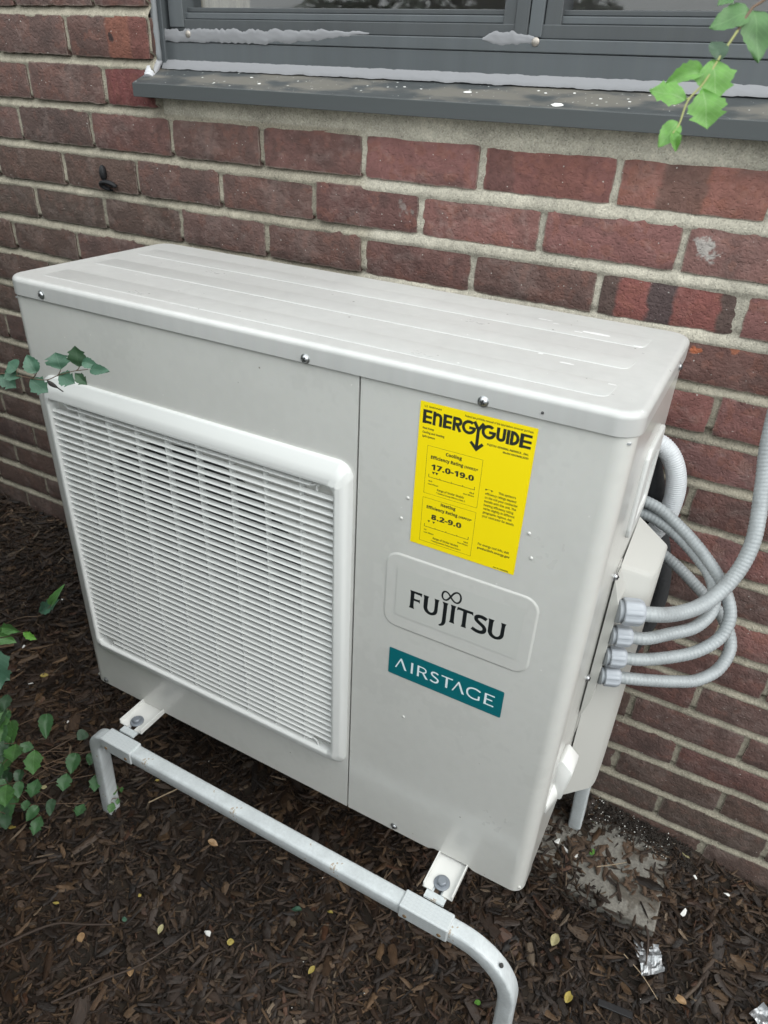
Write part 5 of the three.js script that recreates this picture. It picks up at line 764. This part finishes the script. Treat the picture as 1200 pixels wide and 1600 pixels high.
// fallen leaves
{
  const r = rng(606);
  const fall = [[0.136, 0.270, 0.011, yellow, 0, 'curled yellow leaf lying on mulch nearest the lower left corner'], [0.257, 0.187, 0.007, yellow, 2, 'tiny yellow leaf scrap on mulch between the stand leg and the pale yellow leaf'], [0.323, 0.201, 0.016, paleYellow, 0, 'narrow pale yellow leaf on mulch just left of the white shard'], [0.442, 0.165, 0.013, yellow, 2, 'small oval yellow leaf on mulch right of the white shard'], [0.600, 0.117, 0.015, yellow, 0, 'golden leaf on mulch below the middle of the stand rail'], [0.584, 0.030, 0.011, yellow, 1, 'folded dull yellow leaf on mulch close under the stand rail'], [1.011, -0.055, 0.022, yellow, 1, 'bright yellow curled leaf on mulch at the bottom right of the curved leg'], [0.880, 0.018, 0.011, greenBright, 2, 'tiny lime green leaf on mulch beside the foot of the curved leg'], [1.153, -0.410, 0.018, paleYellow, 2, 'round pale yellow leaf on mulch against the brick wall'], [-0.212, 0.102, 0.024, paleYellow, 0, 'long pale yellow leaf on mulch at the left edge of the photo'], [-0.192, 0.126, 0.021, yellow, 1, 'amber leaf on mulch at the left edge under the shoots'], [-0.042, 0.217, 0.017, yellow, 0, 'flat yellow leaf on mulch below the shoots at the left'], [-0.064, 0.135, 0.011, paleYellow, 2, 'small pale leaf on mulch among the shoots'], [-0.103, 0.114, 0.011, paleYellow, 1, 'small curled pale leaf on mulch behind the shoots'], [-0.273, -0.047, 0.018, yellow, 0, 'orange yellow leaf on mulch left of the unit bottom corner'], [0.135, 0.001, 0.012, yellow, 1, 'dull yellow leaf on mulch behind the left stand leg'],
    [0.531, 0.055, 0.019, greenA, 1, 'dark green fallen leaf on mulch below the stand rail'], [0.262, 0.232, 0.010, greenA, 2, 'round grey green leaf on mulch at the lower left'], [0.962, -0.390, 0.018, greenB, 0, 'pale green leaf on the dark soil beside the rear stand leg'], [0.977, -0.316, 0.016, greenBright, 0, 'yellow green leaf on the paver near its rear corner'], [0.961, -0.126, 0.026, paleYellow, 1, 'green and white withered leaf on mulch in front of the paver'], [0.205, 0.285, 0.017, tan, 2, 'round tan leaf on mulch near the bottom left'], [0.33, 0.29, 0.02, tan, 1, 'light brown leaf on mulch near the bottom edge left of the curved leg'], [1.20, -0.16, 0.022, tan, 0, 'curled tan leaf on mulch to the right of the foil scrap'], [0.30, 0.045, 0.02, tan, 1, 'tan leaf on mulch under the left half of the stand rail']];
  for (const [x, z, s, mat, k, label] of fall) { const m = solo('fallen_leaf', OV[k], mat, label, 'leaf'); const onP = x > 0.9 && x < 1.1 && z < -0.3 && z > -0.4; m.position.set(x, (onP ? -0.258 : groundY(x, z) + 0.011), z); m.rotation.set(0.35 * (r() - 0.5) + 0.15, r() * 6.28, 0.4 * (r() - 0.5), 'YXZ'); m.scale.set(s * 1.1, s * 0.9, s * (k === 2 ? 0.85 : 0.62)); }
  const shardM = std({ color: rgb(0.72, 0.71, 0.68), roughness: 0.7 });
  const shard = (seed) => { const q = rng(seed), P = []; for (let i = 0; i < 12; i++) P.push(V((q() - 0.5), 0.28 * (q() - 0.5), 0.7 * (q() - 0.5))); return toCreasedNormals(new ConvexGeometry(P), 0.3); };
  const wh = [[0.402, 0.170, 0.018, 'white plastic shard lying on mulch at the bottom centre left'], [1.167, -0.309, 0.018, 'white shard on mulch right of the paver corner'], [1.174, -0.385, 0.010, 'white crumb on mulch between the paver and brick wall'], [-0.275, -0.021, 0.012, 'white pebble on mulch left of the unit'], [-0.13, 0.003, 0.010, 'white scrap on mulch left of the stand elbow'], [-0.404, -0.231, 0.014, 'white pebble on mulch far left near the twig tip'], [-0.370, -0.083, 0.014, 'pale round pebble on mulch beside the large left leaf'], [1.235, -0.385, 0.013, 'white crumb on mulch at the foot of the right wall'], [0.911, -0.31, 0.020, 'white paint flake on the left of the rear leg foot'], [0.930, -0.305, 0.022, 'white paint flake in front of the rear leg foot'], [0.952, -0.300, 0.018, 'curled white flake on the paver in front of the rear leg'], [0.945, -0.240, 0.014, 'white flake on mulch at the front left corner of the paver']];
  wh.forEach(([x, z, s, label], i) => { const m = solo(i < 8 ? 'white_shard' : 'paint_flake', shard(400 + i), shardM, label, i < 8 ? 'shard' : 'paint flake'); m.position.set(x, Math.max(groundY(x, z) + 0.009, x > 0.9 && x < 1.1 && z < -0.24 ? -0.259 : -9), z); m.rotation.set(0.2, i * 1.3, 0.1); m.scale.set(s, s * 0.6, s * 0.8); });
  // perlite crumbs in the dark soil by the wall
  const pm = shadows(new THREE.InstancedMesh(shard(900), shardM, 130)); pm.name = numbered('perlite'); pm.userData = { kind: 'stuff', label: 'white perlite crumbs in the dark soil along the wall foot', category: 'gravel' };
  for (let i = 0; i < 130; i++) { const near = i < 90, x = near ? 0.95 + 0.18 * r() : -0.9 + 2.1 * r(), z = near ? -0.44 + 0.06 * r() : -0.42 + 0.7 * r(), s = 0.002 + 0.0035 * r() * r(); pm.setMatrixAt(i, new THREE.Matrix4().compose(V(x, near ? Math.max(groundY(x, z), -0.266) + 0.014 : groundY(x, z) + 0.010, z), new THREE.Quaternion().setFromEuler(new THREE.Euler(r() * 3, r() * 6, 0)), V(s, s, s))); pm.setColorAt(i, rgb(0.9, 0.9, 0.88)); }
  scene.add(pm);
  { const sm = shadows(new THREE.InstancedMesh(shard(911), std({ color: rgb(0.022, 0.016, 0.012), roughness: 0.9 }), 1500)); sm.name = numbered('soil_crumbs'); sm.userData = { kind: 'stuff', label: 'crumbs of black soil between the paver and the wall', category: 'soil' };
    for (let i = 0; i < 1500; i++) { const x = 0.86 + 0.30 * r(), z = -0.442 + 0.045 * r() * (0.5 + r()), s = 0.004 + 0.010 * r() * r(); sm.setMatrixAt(i, new THREE.Matrix4().compose(V(x, Math.max(groundY(x, z) + 0.004, -0.266) + 0.006 * r(), z), new THREE.Quaternion().setFromEuler(new THREE.Euler(r() * 3, r() * 6, 0)), V(s, s * 0.8, s))); } scene.add(sm); }
  // foil scraps
  const foil = (seed, w, d) => { const g = new THREE.PlaneGeometry(w, d, 14, 12); g.rotateX(-PI / 2); const p = g.attributes.position; for (let i = 0; i < p.count; i++) { const x = p.getX(i), z = p.getZ(i); p.setXYZ(i, x * (1 + 0.2 * n3(z * 40, seed, 1)), 0.012 * n3(x * 45 + seed, z * 45, 2) + 0.005 * n3(x * 130, z * 130, seed) + 0.012 * Math.abs(x / w), z * (1 - 0.35 * (x / w) + 0.2 * n3(x * 50, seed, 7))); } return toCreasedNormals(g, 0.25); };
  const fm = std({ color: rgb(0.42, 0.43, 0.44), metalness: 0.9, roughness: 0.48, side: THREE.DoubleSide });
  const f1 = solo('foil_scrap', foil(3, 0.045, 0.05), fm, 'crumpled silver foil scrap on mulch in front of the paver', 'foil'); f1.position.set(1.124, groundY(1.124, -0.19) + 0.014, -0.195); f1.rotation.set(0.25, 0.5, -0.15);
  const f2 = solo('foil_scrap', foil(9, 0.035, 0.028), fm, 'crumpled foil scrap at the bottom right corner of the photo', 'foil'); f2.position.set(1.322, groundY(1.322, -0.20) + 0.012, -0.210); f2.rotation.set(0.2, 1.1, 0.1);
  const st = solo('plastic_strip', new RoundedBoxGeometry(0.06, 0.004, 0.012, 2, 0.0012), std({ color: rgb(0.012, 0.012, 0.013), roughness: 0.35 }), 'black plastic strip lying on mulch at the bottom right', 'strip'); st.position.set(1.09, groundY(1.09, -0.09) + 0.012, -0.09); st.rotation.set(0.1, 0.15, -0.06);
  // twigs
  const tw = (pts, r0, mat, label) => { const c = pts.map(([x, z, h]) => [x, groundY(x, z) + 0.012 + (h ?? 0), z]); solo('twig', sweep(c, (s, a, L) => r0 * (1 - 0.45 * s / L) * (1 + 0.15 * n3(s * 90, a, 2)), 0.006, 7), mat, label, 'twig'); };
  const darkTw = std({ color: rgb(0.045, 0.03, 0.022), roughness: 0.8 }), straw = std({ color: rgb(0.34, 0.26, 0.17), roughness: 0.8 });
  tw([[0.09, 0.40], [0.118, 0.352, 0.004], [0.16, 0.298, 0.006], [0.205, 0.272, 0.003], [0.245, 0.247]], 0.0028, darkTw, 'dark curved root lying on mulch in the bottom left corner');
  tw([[0.245, 0.385], [0.293, 0.321, 0.004], [0.34, 0.261, 0.003], [0.385, 0.16]], 0.0022, darkTw, 'long thin dark twig on mulch near the bottom edge');
  tw([[1.082, -0.18], [1.12, -0.16, 0.006], [1.153, -0.141]], 0.0011, straw, 'pale straw stalk on mulch beside the foil scrap');
  tw([[1.105, -0.235, 0.018], [1.113, -0.215, 0.024], [1.121, -0.175, 0.012]], 0.0026, darkTw, 'brown stick lying across the silver foil scrap');
  tw([[0.150, 0.05, 0.003], [0.170, 0.018, 0.004], [0.190, -0.018]], 0.0015, straw, 'short pale stick on mulch behind the left half of the stand rail');
  tw([[0.995, -0.29, 0.018], [1.03, -0.315, 0.02], [1.045, -0.33, 0.016]], 0.0009, straw, 'thin straw lying on the paver');
  tw([[0.35, 0.02], [0.40, -0.01, 0.003], [0.455, -0.03]], 0.0018, darkTw, 'dark stick on the shaded mulch under the unit');
}

renderer.render(scene, camera);
